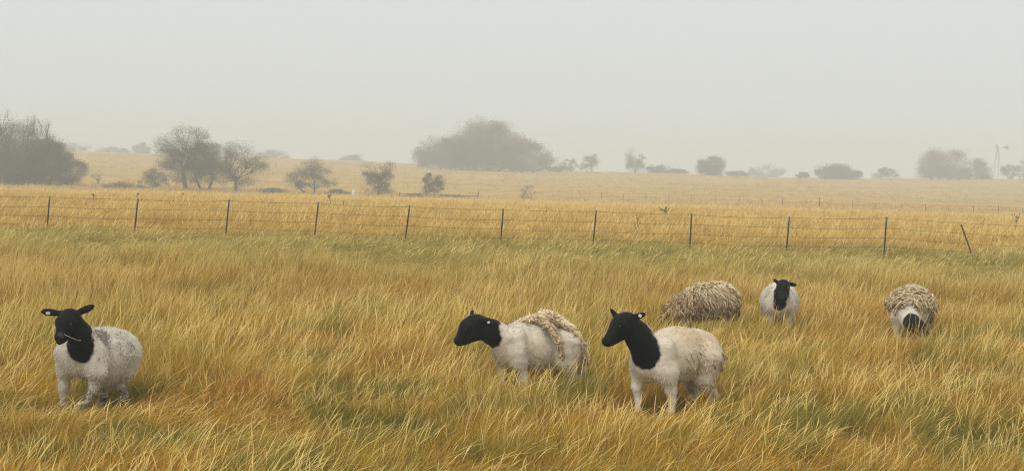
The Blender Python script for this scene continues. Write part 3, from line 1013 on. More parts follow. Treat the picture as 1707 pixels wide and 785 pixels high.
def steel_post(top, base, mat, parent, tip=True):
    ax = (top - base)
    L = ax.length
    ax.normalize()
    sd = Vector((1, 0, 0)) - ax * ax.x
    sd.normalize()
    fw = ax.cross(sd)
    rot = np.array([sd, fw, ax]).T
    mb = MB()
    c = (top + base) / 2
    mb.box(np.array(c), (.040, .012, L), rot)                                   # flange of the T
    mb.box(np.array(c + fw * .020), (.012, .030, L - .004), rot)               # stem of the T
    for k in range(int(L / .09)):                                               # studs that hold the wire
        mb.box(np.array(base + ax * (.1 + k * .09) - fw * .010), (.018, .012, .022), rot)
    o = mb.build('post', mat, parent)
    if tip:
        t = MB()
        t.box(np.array(top - ax * .06 - fw * .0005), (.0485, .018, .124), rot)
        t.build('post_tip', mat_post_tip, o)
    return o


post_tops = []
allp = [(-70, 323, -74, 371)] + POSTS + [(1602, 374, 1619, 421), (1762, 378, 1760, 428)]
for i, (ut, vt, ub, vb) in enumerate(allp):
    top = fence_point(ut, vt)
    bs = fence_point(ub, vb)
    bs = bs + (bs - top) * 0.25
    zg = gz(bs.x, bs.y)
    if bs.z > zg - .05:
        bs = bs + (bs - top).normalized() * (bs.z - zg + .1)
    rust = i == 11
    steel_post(top, bs, mat_rust if rust else mat_post, fence, not rust)
    post_tops.append(top)
wire_posts = [p for i, p in enumerate(post_tops) if i != 11]
for k, drop in enumerate((.03, .30, .56, .80)):
    pts, bm_b = [], MB()
    for p0, p1 in zip(wire_posts[:-1], wire_posts[1:]):
        span = p1 - p0
        segs = 6
        for j in range(segs):
            t = j / segs
            sag = -4 * t * (1 - t) * (.012 + .012 * ((k * 7 + int(p0.x * 3)) % 3))
            pts.append(p0 + span * t + Vector((0, -.012, -drop + sag)))
        for j in range(14):
            t = (j + .5) / 14
            q = p0 + span * t + Vector((0, -.012, -drop - 4 * t * (1 - t) * .012))
            for sgn in (-1, 1):
                bm_b.tube([q - Vector((.006, 0, .018 * sgn)), q + Vector((.006, 0, .018 * sgn))], .0022, 3)
    pts.append(wire_posts[-1] + Vector((0, -.012, -drop)))
    mb = MB()
    mb.tube(pts, .0038, 5)
    w_ob = mb.build('wire', mat_wire, fence, True)
    bb = bm_b.build('barbs', mat_wire, w_ob)
    bb['kind'] = 'stuff'

# ------------------------------------------------------------------ far wire fence across the dip
far_us = [930, 967, 1003, 1039, 1077, 1115, 1152, 1193, 1232, 1270, 1304, 1344, 1366, 1382, 1421, 1460, 1503, 1543, 1582, 1623, 1664, 1705, 1745]
ffence = None
prev = []
for i, u in enumerate(far_us):
    vb = np.interp(u, [930, 1193, 1366, 1582, 1745], [330, 339.5, 347, 356, 362])
    hit, dep = ground_hit(u, vb, 60, 300)
    if ffence is None:
        ffence = thing('wire_fence', 'faint far fence of thin stakes crossing the hazy hollow', 'fence', hit)
    bold = u == 1366
    h = 1.35 if bold else random.uniform(1.0, 1.2)
    mb = MB()
    lean = random.uniform(-.05, .05)
    r = .07 if bold else .036
    mb.tube([hit - Vector((0, 0, .2)), hit + Vector((lean * .5, 0, h * .5)), hit + Vector((lean, 0, h))], [r, r * .95, r * .85], 6)
    mb.build('post', mat_wood, ffence, True)
    prev.append(hit + Vector((lean, 0, h)))
for drop in (.1, .5):
    mb = MB()
    mb.tube([p - Vector((0, .06, drop)) for p in prev], .006, 4)
    mb.build('wire', mat_wire, ffence, True)


# ------------------------------------------------------------------ trees
def limb(mb, p0, p1, r0, r1, bow, rng, sides=6, segs=5):
    p0, p1 = np.array(p0), np.array(p1)
    t = np.linspace(0, 1, segs + 1)[:, None]
    off = rng.normal(0, bow, 3) * np.linalg.norm(p1 - p0)
    pts = p0 + (p1 - p0) * t + off * (np.sin(t * math.pi)) + np.array([0, 0, 1]) * (t * (1 - t)) * np.linalg.norm(p1 - p0) * .12
    pts[1:-1] += rng.normal(0, .02, (segs - 1, 3)) * np.linalg.norm(p1 - p0)
    mb.tube(pts, np.linspace(r0, r1, segs + 1), sides, False)
    return pts


def tree(name, label, cat, u, v, depth, w_px, h_px, leaf, style, seed, lobes=40, leaves=70, trunks=1, group=None, base_f=.12, shape=None):
    """u, v: foot of the tree in the photo; v None takes the terrain at that distance. sizes in photo pixels at that distance."""
    rng = np.random.default_rng(seed)
    if depth is None:
        p, depth = ground_hit(u, v, 60, 330)
    p = P(u, 300, depth)
    x, y = p.x, p.y
    z = gz(x, y)
    s = F_PX / depth
    Wd, Ht = w_px / s, h_px / s
    root = thing(name, label, cat, (x, y, z), group)
    # crown outline: lumpy dome
    C = []
    tries = 0
    while len(C) < lobes and tries < 6000:
        tries += 1
        q = rng.uniform(-1, 1, 3)
        q[2] = rng.uniform(0, 1)
        hz = base_f + (1 - base_f) * q[2]
        if shape is None:
            lim = math.sqrt(max(0, 1 - ((q[2] - .38) / .62) ** 2)) if q[2] > .38 else (1 - .35 * ((.38 - q[2]) / .38) ** 2)
        else:
            lim = np.interp(hz, shape[0], shape[1])
        ang = math.atan2(q[1], q[0])
        lim *= .82 + .26 * math.sin(ang * 2 + seed) * math.sin(q[2] * 5 + seed * 1.7)
        rr = math.hypot(q[0], q[1])
        if rr > lim or (style != 'dense' and rr < lim * .35 and rng.random() < .6):
            continue
        if style == 'dense' and rr < lim * .5 and q[2] < .6 and rng.random() < .5:
            continue
        C.append((x + q[0] * Wd / 2 * .92, y + q[1] * Wd / 2 * .92, z + hz * Ht * .95))
    C = np.array(C)
    # trunks and limbs
    mb = MB()
    tr = max(.05, Ht * .028) * (1.0 if trunks == 1 else .72)
    forks = []
    for k in range(trunks):
        ox = (k - (trunks - 1) / 2) * Wd * .12 + rng.normal(0, .04)
        foot = np.array([x + ox, y + rng.normal(0, .1), z - .15])
        fk = np.array([x + ox * 2.0 + rng.normal(0, .08) * Wd, y + rng.normal(0, .05) * Wd, z + Ht * (base_f + rng.uniform(.05, .14))])
        limb(mb, foot, fk, tr * 1.25, tr * .85, .04, rng, 7, 4)
        forks.append(fk)
    forks = np.array(forks)
    mains = []
    nm = 5 if style != 'dense' else 6
    for fk in forks:
        for k in range(nm):
            tgt = C[rng.integers(len(C))]
            e = fk + (tgt - fk) * rng.uniform(.45, .7)
            pts = limb(mb, fk, e, tr * .62, tr * .26, .06, rng, 5, 5)
            mains.append(pts)
    nodes = np.concatenate(mains)
    for c in C:
        j = np.argmin(np.linalg.norm(nodes - c, axis=1) + .3 * np.maximum(0, nodes[:, 2] - c[2]))
        pts = limb(mb, nodes[j], c, tr * .22, tr * .06, .07, rng, 4, 4)
        for k in range(4 if style == 'bare' else 2):
            e = c + rng.normal(0, 1, 3) * Wd * .06 + np.array([0, 0, Ht * .03])
            limb(mb, pts[-2], e, tr * .09, tr * .025, .08, rng, 3, 3)
    mb.build('trunk', mat_bark, root, True)
    # leaves: small folded faces grouped about the twig ends
    rad = (Wd * Wd * Ht) ** (1 / 3) * (.12 if style == 'dense' else .095)
    per = rng.integers(int(leaves * .9), int(leaves * 3.4), len(C))
    per = (per * (1.9 if style == 'dense' else 2.0)).astype(int)
    if style == 'bare':
        per = (per * .35).astype(int)
    cc = np.repeat(C, per, 0)
    m = len(cc)
    lr = np.repeat(rad * rng.uniform(.5, 1.3, len(C)), per)
    pos = cc + np.clip(rng.normal(0, 1, (m, 3)), -1.7, 1.7) * lr[:, None] * np.array([.8, .8, .55])
    pos[:, 2] = np.maximum(pos[:, 2], z + .05 * Ht)
    size = (.85 + .5 * rng.random(m)) * max(.035, .42 / s)
    if style == 'dense':
        size *= 1.25
    n1 = rng.normal(0, 1, (m, 3))
    n1 /= np.linalg.norm(n1, axis=1)[:, None]
    n2 = np.cross(n1, rng.normal(0, 1, (m, 3)))
    n2 /= np.linalg.norm(n2, axis=1)[:, None]
    n3 = np.cross(n1, n2)
    vv = np.stack([pos - n1 * size[:, None] * 1.2, pos + n2 * size[:, None] * .6 + n3 * size[:, None] * .2, pos + n1 * size[:, None] * 1.2, pos - n2 * size[:, None] * .6 + n3 * size[:, None] * .2], 1).reshape(-1, 3)
    ff = np.arange(m * 4).reshape(-1, 4)
    t0 = np.repeat(np.clip(np.repeat(rng.random(len(C)), per) * .6 + rng.random(m) * .4, 0, 1), 4)
    t1 = np.repeat(rng.random(m), 4)
    mesh_obj('crown', vv, ff, leaf, root, False, None, {'tint': np.stack([t0, t1, t1 * 0], 1)})
    return root


G1 = 'trees and shrubs along the hollow'
G2 = 'trees and shrubs on the hazy ridge'
D1 = 200.0
slope = ([0, .2, .45, .7, 1], [1, 1, .82, .5, .15])
# big thicket at the left edge
tree('thicket_tree', 'tall dense leafy tree filling the middle of the left thicket', 'tree', 25, None, D1 + 4, 150, 108, leaf_dark, 'dense', 11, 150, 110, 2, G1, .05)
tree('bare_tree', 'bare twiggy treetop rising above the dense left thicket', 'tree', 62, None, D1 + 9, 74, 128, leaf_brown, 'bare', 12, 60, 34, 2, G1, .3)
tree('bare_tree', 'bare branched tree rising out of the far end of the left thicket', 'tree', -8, None, D1 + 8, 90, 133, leaf_brown, 'bare', 13, 60, 40, 2, G1, .3)
tree('thicket_shrub', 'rounded brown shrub at the open end of the left thicket', 'shrub', 112, None, D1, 72, 60, leaf_brown, 'dense', 14, 60, 80, 2, G1, .03)
tree('thicket_shrub', 'dense mid height shrub against the tall thicket tree', 'shrub', 76, None, D1 - 1, 88, 84, leaf_dark, 'dense', 15, 110, 100, 2, G1, .03)
tree('thicket_shrub', 'low dark shrub at the foot of the left thicket', 'shrub', 28, None, D1 - 4, 90, 62, leaf_dark, 'dense', 16, 55, 90, 2, G1, .02)
tree('thicket_tree', 'dense tree at the cut off end of the left thicket', 'tree', -52, None, D1 + 2, 130, 105, leaf_dark, 'dense', 17, 80, 90, 2, G1, .04)
# group left of centre
tree('leafy_tree', 'tallest olive green tree with a sturdy trunk in the hollow', 'tree', 310, None, D1 - 3, 120, 112, leaf_olive, 'open', 21, 105, 105, 1, G1, .16)
tree('leafy_tree', 'greyish tree with twin stems crowded beside the tallest olive tree', 'tree', 343, None, D1, 74, 92, leaf_brown, 'open', 22, 70, 90, 2, G1, .14)
tree('spreading_tree', 'spreading brown tree forked low in a wide V', 'tree', 392, None, D1 - 4, 112, 84, leaf_brown, 'open', 123, 95, 70, 1, G1, .10, ([0, .3, .6, .85, 1], [.6, 1, 1, .75, .3]))
tree('low_shrub', 'low reddish shrub under the tallest olive tree', 'shrub', 260, None, D1 - 2, 64, 42, leaf_brown, 'open', 24, 40, 60, 2, G1, .05)
tree('low_shrub', 'small sapling leaning in the gap beside the left thicket', 'shrub', 163, None, D1, 24, 30, leaf_brown, 'bare', 25, 14, 20, 1, G1, .25)
tree('spreading_tree', 'wide twiggy brown tree standing alone in the hollow', 'tree', 520, None, D1 - 6, 92, 63, leaf_brown, 'open', 26, 80, 48, 2, G1, .12)
tree('leafy_tree', 'upright ragged tree beside the white marker post', 'tree', 631, None, D1 - 8, 78, 66, leaf_olive, 'open', 227, 64, 58, 1, G1, .10)
tree('leafy_tree', 'small pale round topped tree at the old rail fence', 'tree', 722, None, D1 - 8, 54, 46, leaf_olive, 'open', 28, 44, 50, 2, G1, .25)
tree('bare_bush', 'small bare bush alone in the open field', 'shrub', 879, None, D1 - 8, 40, 36, leaf_brown, 'bare', 29, 26, 24, 2, G1, .15)
# ridge
D2 = 410.0
tree('grove_tree', 'tallest domed tree of the hazy ridge grove', 'tree', 812, None, D2 + 6, 138, 84, leaf_brown, 'dense', 31, 170, 110, 3, G2, .05)
tree('grove_tree', 'lower rounded tree at the leftward shoulder of the ridge grove', 'tree', 735, None, D2, 112, 54, leaf_brown, 'dense', 32, 110, 100, 3, G2, .03)
tree('grove_tree', 'sloping tree at the thin tapering end of the ridge grove', 'tree', 872, None, D2, 104, 56, leaf_brown, 'dense', 33, 100, 100, 3, G2, .03)
tree('grove_tree', 'middle tree of the ridge grove below the tallest dome', 'tree', 785, None, D2 - 6, 120, 62, leaf_dark, 'dense', 34, 80, 80, 3, G2, .03)
tree('ridge_shrub', 'thin low shrub in the gap beside the ridge grove', 'shrub', 948, None, D2 + 40, 38, 24, leaf_brown, 'open', 35, 30, 40, 2, G2, .05)
tree('ridge_shrub', 'twiggy upright shrub next to the thin low shrub on the ridge', 'shrub', 984, None, D2 + 40, 44, 34, leaf_brown, 'open', 36, 36, 40, 2, G2, .08)
tree('ridge_tree', 'slim hazy tree standing clear on the ridge with a low hedge', 'tree', 1058, None, D2 + 45, 48, 42, leaf_brown, 'open', 37, 44, 46, 1, G2, .10)
tree('ridge_shrub', 'low hedge like shrub trailing from the slim ridge tree', 'shrub', 1096, None, D2 + 45, 56, 13, leaf_dark, 'dense', 38, 36, 36, 3, G2, .05)
tree('round_evergreen', 'compact round dark evergreen on the ridge', 'tree', 1184, None, D2 + 20, 56, 31, leaf_dark, 'dense', 39, 60, 90, 2, G2, .0)
tree('ridge_shrub', 'palest misty shrub between the round evergreen and the evergreen mound', 'shrub', 1277, None, D2 + 230, 66, 24, leaf_brown, 'open', 40, 50, 50, 3, G2, .05)
tree('ridge_shrub', 'tiny dark shrub at the foot of the evergreen mound', 'shrub', 1338, None, D2 + 50, 28, 12, leaf_dark, 'dense', 41, 24, 40, 2, G2, .0)
tree('evergreen_mound', 'broad low dark evergreen mound on the ridge', 'shrub', 1395, None, D2 + 45, 88, 24, leaf_dark, 'dense', 42, 80, 80, 4, G2, .0)
tree('ridge_shrub', 'thin low misty shrub between the evergreen mound and the big bush', 'shrub', 1477, None, D2 + 70, 54, 20, leaf_brown, 'open', 43, 40, 40, 3, G2, .05)
tree('ridge_bush', 'big domed brown bush beside the windmill', 'shrub', 1574, None, D2 + 60, 112, 52, leaf_brown, 'dense', 44, 110, 80, 4, G2, .0)
tree('ridge_bush', 'lower sloping bush tucked between the big bush and the windmill', 'shrub', 1628, None, D2 + 60, 66, 36, leaf_brown, 'dense', 45, 50, 60, 3, G2, .0)
tree('ridge_shrub', 'twiggy shrub just past the windmill', 'shrub', 1683, None, D2 + 70, 44, 28, leaf_brown, 'open', 46, 36, 40, 2, G2, .05)
tree('ridge_shrub', 'ragged twiggy shrub at the end of the ridge past the windmill', 'shrub', 1704, None, D2 + 62, 30, 34, leaf_brown, 'bare', 47, 28, 50, 2, G2, .1)
for i, (u, w, h, dd, lab) in enumerate([(120, 70, 20, 200, 'faint shrub on the skyline just clear of the left thicket'), (190, 70, 16, 210, 'faint low strip of brush along the bare skyline'),
                                        (236, 36, 23, 195, 'faint rounded shrub on the skyline behind the low reddish shrub'), (452, 70, 19, 200, 'faint shrub on the skyline beyond the V forked tree'),
                                        (585, 60, 15, 205, 'faint shrub on the skyline behind the lone twiggy tree'),
                                        (925, 36, 10, 30, 'faint low shrub at the foot of the ridge grove'), (1130, 40, 8, 50, 'faint low shrub leading to the round evergreen'),
                                        (1232, 60, 8, 50, 'faint low brush past the round evergreen')]):
    tree('skyline_shrub', lab, 'shrub', u, None, D2 + dd, w, h, leaf_brown, 'open', 60 + i, 50, 50, 3, G2, .0)

# low brush strip under the hollow trees
for i, (u, w, h, lab) in enumerate([(205, 100, 9, 'low olive brush between the left thicket and the tallest olive tree'), (455, 70, 8, 'low brush between the V forked tree and the lone twiggy tree'),
                                    (560, 60, 9, 'low brush between the lone twiggy tree and the white marker post'), (690, 60, 6, 'low dark brush along the old rail fence'), (760, 66, 6, 'low reddish brush trailing past the old rail fence')]):
    tree('brush', lab, 'shrub', u, None, D1 - 4, w, h, leaf_brown if i > 2 else leaf_olive, 'dense', 80 + i, 46, 36, 3, G1, .0)

# ------------------------------------------------------------------ old rail fence and marker post in the hollow
hp = [(666, 324), (700, 325), (735, 325.5), (765, 323), (797, 321)]
rf = None
tops = []
for i, (u, v) in enumerate(hp):
    p = P(u, v, D1 - 9)
    p.z = gz(p.x, p.y)
    if rf is None:
        rf = thing('rail_fence', 'old low rail fence under the small round topped tree', 'fence', p)
    h = 1.35 if u == 797 else .8 + .15 * (i % 2)
    mb = MB()
    mb.tube([p - Vector((0, 0, .2)), p + Vector((.02, 0, h))], [.085, .07], 7)
    mb.build('post', mat_wood, rf, True)
    tops.append((p, h))
for (p0, h0), (p1, h1) in zip(tops[:-1], tops[1:]):
    for z_ in (.35, .68):
        mb = MB()
        mb.tube([p0 + Vector((0, -.07, z_)), (p0 + p1) / 2 + Vector((0, -.07, z_ - .03)), p1 + Vector((0, -.07, z_ + .01))], .05, 6)
        mb.build('rail', mat_wood, rf, True)

p = P(589.5, 315, D1 - 6)
p.z = gz(p.x, p.y)
mk = thing('marker_post', 'short white marker post beside the upright ragged tree', 'post', p)
mb = MB()
mb.tube([p - Vector((0, 0, .1)), p + Vector((0, 0, .9))], [.17, .17], 12)
mb.build('pipe', mat_white, mk, True)
mb = MB()
mb.tube([p + Vector((0, 0, .9)), p + Vector((0, 0, .96)), p + Vector((0, 0, 1.02))], [.19, .185, .08], 12)
mb.build('cap', mat_white, mk, True)

# ------------------------------------------------------------------ windmill on the ridge
DW = 585.0
wp = P(1661, 300, DW)
wp.z = gz(wp.x, wp.y)
wm = thing('windmill', 'faint steel farm windmill with tail vane on the misty ridge', 'windmill', wp)
HUB = float(P(1661, 246, DW).z)
tz = HUB - .35
foot_r, top_r = 1.5, .22
corners = lambda z_: [wp + Vector((sx * (foot_r + (top_r - foot_r) * (z_ - wp.z) / (tz - wp.z)), sy * (foot_r + (top_r - foot_r) * (z_ - wp.z) / (tz - wp.z)), z_ - wp.z)) for sx, sy in ((-1, -1), (1, -1), (1, 1), (-1, 1))]
for k in range(4):
    mb = MB()
    mb.tube([corners(wp.z - .2)[k], corners(tz)[k]], .08, 5)
    mb.build('leg', mat_galv, wm)
lv = np.linspace(wp.z + .6, tz - .4, 6)
for i, z_ in enumerate(lv):
    cs_ = corners(z_)
    nx_ = corners(lv[i + 1]) if i < 5 else None
    mb = MB()
    for k in range(4):
        mb.tube([cs_[k], cs_[(k + 1) % 4]], .03, 4)
        if nx_:
            mb.tube([cs_[k], nx_[(k + 1) % 4]], .022, 4)
    mb.build('brace', mat_galv, wm)
mb = MB()
mb.box((wp.x, wp.y, tz - 2.0), (1.3, 1.3, .14))
for sx in (-.5, .5):
    for sy in (-.5, .5):
        mb.tube([(wp.x + sx, wp.y + sy, tz - 1.95), (wp.x + sx * .7, wp.y + sy * .7, tz - 1.2)], .04, 4)
mb.build('platform', mat_galv, wm)
mb = MB()
mb.box((wp.x, wp.y, HUB), (.75, .5, .7))
mb.tube([(wp.x, wp.y, tz), (wp.x, wp.y, HUB)], .12, 6)
mb.build('gearbox', mat_galv, wm)
mb = MB()
mb.tube([(wp.x, wp.y, HUB), (wp.x + 2.3, wp.y, HUB)], .06, 5)
tail_o = mb.build('tail_boom', mat_galv, wm)
mb = MB()
vv = [(wp.x + 2.2, wp.y - .02, HUB - .2), (wp.x + 4.1, wp.y - .02, HUB - .95), (wp.x + 4.1, wp.y - .02, HUB + .75), (wp.x + 2.2, wp.y - .02, HUB + .35)]
vv += [(q[0], q[1] + .05, q[2]) for q in vv]
mb.add(vv, [(0, 1, 2, 3), (7, 6, 5, 4), (0, 4, 5, 1), (1, 5, 6, 2), (2, 6, 7, 3), (3, 7, 4, 0)])
mb.build('tail_vane', mat_galv, wm)
whl = MB()
whl.tube([(wp.x - .3, wp.y, HUB), (wp.x - .62, wp.y, HUB)], [.1, .08], 8)
whl_o = whl.build('wheel_hub', mat_galv, wm)
for k in range(12):
    an = 2 * math.pi * k / 12
    r_ = np.array([0, math.cos(an), math.sin(an)])
    t_ = np.array([0, -math.sin(an), math.cos(an)])
    c0 = np.array([wp.x - .5, wp.y, HUB])
    mb = MB()
    q0, q1 = c0 + r_ * .35, c0 + r_ * 1.3
    vv = [q0 - t_ * .05, q0 + t_ * .05 + np.array([.02, 0, 0]), q1 + t_ * .22 + np.array([.05, 0, 0]), q1 - t_ * .22]
    vv += [q + np.array([.008, 0, 0]) for q in vv]
    mb.add(vv, [(0, 1, 2, 3), (7, 6, 5, 4), (0, 4, 5, 1), (1, 5, 6, 2), (2, 6, 7, 3), (3, 7, 4, 0)])
    mb.build('blade', mat_galv, whl_o)


# ------------------------------------------------------------------ dry weeds past the near fence
def weed(label, u, v, depth, h_px, w_px, seed, heads=9):
    rng = np.random.default_rng(seed)
    p = P(u, v, depth)
    z = gz(p.x, p.y)
    s = F_PX / depth
    Ht, Wd = h_px / s, w_px / s
    H0 = p.z - z
    root = thing('dry_weed', label, 'weed', (p.x, p.y, z), 'dead weed stalks past the near fence')
    mb, hb = MB(), MB()
    st = np.array([p.x, p.y, z])
    mid = st + np.array([.02, 0, max(.05, H0)])
    limb(mb, st - np.array([0, 0, .05]), mid, .012, .009, .03, rng, 5, 4)
    for k in range(heads):
        e = mid + np.array([rng.uniform(-.5, .5) * Wd, rng.uniform(-.3, .3) * Wd, Ht * rng.uniform(.45, 1)])
        limb(mb, mid, e, .008, .004, .08, rng, 4, 4)
        for j in range(4):
            d = rng.normal(0, .012, 3)
            hb.tube([e + d - np.array([0, 0, .02]), e + d, e + d + np.array([0, 0, .025])], [.006, .009, .003], 5)
    mb.build('stalk', mat_weed, root, True)
    hb.build('seed_heads', mat_weed, root, True)['kind'] = 'stuff'


weed('forked dead weed just past the near fence wire', 1060, 384, 47, 20, 16, 1, 6)
weed('wide dotted dead weed behind the middle of the near fence', 1110, 355, 62, 10, 26, 2, 14)
weed('small dark dead weed above the fence near the V forked tree', 548, 331, 62, 6, 7, 3, 7)
weed('tiny dark dead weed in the orange grass below the left thicket', 155, 329, 62, 5, 7, 4, 6)
weed('thin slanting dead weed below the tallest olive tree', 228, 330, 66, 8, 7, 5, 5)
weed('tiny clumped dead weed past the fence below the V forked tree', 302, 326, 70, 4, 7, 6, 6)
weed('short dead stem past the fence below the white marker post', 572, 341, 60, 7, 3, 7, 3)
weed('tall thin dead weed past the fence by the leaning post', 1693, 372, 60, 16, 14, 8, 7)

# ------------------------------------------------------------------ grass: blades in tufts, instanced over the pasture
V_all, F_all, clump_f, tint_all = [], [], [], []
nv = 0
N_CL = 15


def add_blade(base, height, lean, az, width, tintv, cid, segs=3, head=0.0, twist=0.0):
    """a narrow blade that bends over in the wind"""
    global nv
    t = np.linspace(0, 1, segs + 1)
    dirv = np.array([math.cos(az), math.sin(az), 0])
    bend = lean * (t ** 1.6)
    x = np.sin(np.cumsum(np.concatenate([[0], np.full(segs, 1.0)]) / segs * 0 + bend * .62)) if False else None
    ang = bend                                   # angle from upright along the blade
    dl = height / segs
    pts = [np.array(base, float)]
    for k in range(segs):
        a_ = (ang[k] + ang[k + 1]) / 2 + lean * .25
        pts.append(pts[-1] + dl * (dirv * math.sin(a_) + np.array([0, 0, math.cos(a_)])))
    pts = np.array(pts)
    wd = np.array([math.cos(az + math.pi / 2 + twist), math.sin(az + math.pi / 2 + twist), 0])
    if head > 0:
        wprof = np.concatenate([np.full(segs - 1, .55), [1 + head], [.3]])[:segs + 1]
    else:
        wprof = np.linspace(1.0, .35, segs + 1)
    L = pts - wd * (width * wprof / 2)[:, None]
    R = pts + wd * (width * wprof / 2)[:, None]
    V_all.append(np.stack([L, R], 1).reshape(-1, 3))
    for k in range(segs):
        F_all.append((nv + 2 * k, nv + 2 * k + 1, nv + 2 * k + 3, nv + 2 * k + 2))
        clump_f.append(cid)
    tint_all.append(np.stack([np.full((segs + 1) * 2, tintv[0]), np.repeat(t, 2), np.full((segs + 1) * 2, tintv[1])], 1))
    nv += (segs + 1) * 2


for cid in range(N_CL):
    cls = cid // 5                               # 0 near, 1 middle, 2 far
    far = cls > 0
    nb = (66, 48, 32)[cls]
    wmul = (.75, 1.3, 2.5)[cls]
    for k in range(nb):
        r = .17 * math.sqrt(random.random()) * (1.5 if far else 1)
        th = random.random() * 6.283
        hgt = random.uniform(.20, .44)
        lean = random.choice((random.uniform(.1, .9), random.uniform(.5, 1.4), random.uniform(1.2, 2.3)))
        az = random.gauss(0.0, 1.15)
        add_blade((r * math.cos(th), r * math.sin(th), -.02), hgt, lean, az, random.choice((random.uniform(.003, .005), random.uniform(.005, .009))) * wmul,
                  (random.random() * .75, random.random()), cid, 3, 0, random.uniform(-1.2, 1.2))
    for k in range(3):                           # pale seed stalks that stand above the rest
        r = .17 * math.sqrt(random.random())
        th = random.random() * 6.283
        add_blade((r * math.cos(th), r * math.sin(th), -.02), random.uniform(.36, .66), random.uniform(.3, 1.0), random.gauss(0.0, .6), random.uniform(.004, .0065) * wmul * (1, .8, .75)[cls],
                  (random.uniform(.75, 1.0), .5), cid, 4, random.uniform(.4, 1.1), random.uniform(-.8, .8))

# where the tufts stand
def scatter(y0, y1, dens, margin=3.5):
    hw = lambda y: .36 * y + margin
    nn = int(dens * (y1 - y0) * (hw(y0) + hw(y1)))
    y = RNG.uniform(y0, y1, nn)
    x = RNG.uniform(-1, 1, nn) * hw(y1)
    k = np.abs(x) < hw(y)
    return x[k], y[k]


px, py, pf = [], [], []
for y0, y1, dn, mix in ((4.0, 9, 16, (1, 0, 0)), (9, 17, 52, (1, 0, 0)), (17, 24, 42, (.6, .4, 0)), (24, 34, 34, (.2, .8, 0)), (34, 46, 28, (0, .6, .4)),
                        (46, 70, 17, (0, .2, .8)), (70, 100, 9, (0, 0, 1)), (100, 150, 4, (0, 0, 1)), (150, 215, 1.6, (0, 0, 1)), (215, 460, .10, (0, 0, 1))):
    x, y = scatter(y0, y1, dn)
    px.append(x)
    py.append(y)
    pf.append(RNG.choice(3, len(x), p=mix))
px, py, pf = np.concatenate(px), np.concatenate(py), np.concatenate(pf)
pz = ground(px, py)
q3 = np.stack([px, py, 0 * px], 1)
hn = fbm(q3 * .55 + 3.1, 3)
hn2 = fbm(q3 * 1.9 + 8.7, 2)
hs_ = .55 + .6 * smooth(.3, .7, hn) + .7 * (hn2 - .5)
hs_ *= 1 - .30 * smooth(30, 34, py) * (1 - smooth(41, 44, py))
hs_ *= .66 + .34 * smooth(11, 18, py)
# trampled short round the hooves, where the photo shows the legs bare
for sh in SHEEP:
    o = sh.org
    for fx, fy, rr, am in (((o.x, o.y - .25, .75, .28),) if sh is a or sh is c_ else ((o.x, o.y - .3, .7, .15 if sh is e_ else .38),)):
        d = np.hypot(px - fx, (py - fy) * .8)
        hs_ *= 1 - am * (1 - smooth(rr * .5, rr * 1.5, d))
ao = a.org
af = a.foot(136, -.33)
hs_ *= 1 - .62 * (1 - smooth(.2, .7, np.hypot(px - af.x, (py - (af.y - .3)))))
for u_, v_, r_ in POCKETS:
    g_, _d = ground_hit(u_, v_, 8, 40)
    hs_ *= 1 - .5 * (1 - smooth(r_ * .4, r_ * 1.1, np.hypot(px - g_.x, (py - g_.y) * .7) + .5 * r_ * (hn2 - .5)))
ff_ = f_.q(1528, 560, -.9)
hs_ *= 1 - .5 * (1 - smooth(.3, .9, np.hypot(px - ff_.x, py - (ff_.y - .5))))
cf = c_.q(1066, 690, -.3)
hs_ *= 1 - .68 * (1 - smooth(.25, .85, np.hypot(px - cf.x, py - (cf.y - .35))))
# no tuft inside an animal's trunk
keep = np.ones(len(px), bool)
pts3 = np.stack([px, py, pz + .3], 1)
for sh in SHEEP:
    near = np.hypot(px - sh.org.x, py - sh.org.y) < 1.6
    if near.any():
        dd_ = sh.sdf(pts3[near])
        kk = np.where(near)[0]
        keep[kk[dd_ < .04]] = False
px, py, pz, pf, hs_ = px[keep], py[keep], pz[keep], pf[keep], hs_[keep]
npt = len(px)
wind = fbm(np.stack([px * .6, py * .6, 0 * px], 1) + 21, 2) - .5
rot = np.stack([RNG.normal(0, .10, npt), RNG.normal(.10, .14, npt) + wind * .5, RNG.normal(0, .75, npt) + wind * 3.0], 1)
grn_band = smooth(30, 34, py) * (1 - smooth(41, 44, py))
rot[:, 1] += .25 * grn_band
scl = np.stack([.85 + .4 * RNG.random(npt)] * 2 + [hs_ * RNG.uniform(.75, 1.25, npt)], 1)
widen = 1 + .9 * smooth(70, 140, py) + .9 * smooth(140, 300, py)
scl[:, :2] *= widen[:, None]
cidx = (pf * 5 + RNG.integers(0, 5, npt)).astype(np.int32)

BV = np.concatenate(V_all)
me = bpy.data.meshes.new('grass')
allv = np.concatenate([BV, np.stack([px, py, pz], 1)])
me.from_pydata(allv.tolist(), [], F_all)
nB = len(BV)


def pattr(name, typ, data, key):
    at_ = me.attributes.new(name, typ, 'POINT')
    at_.data.foreach_set(key, np.ascontiguousarray(data).ravel())


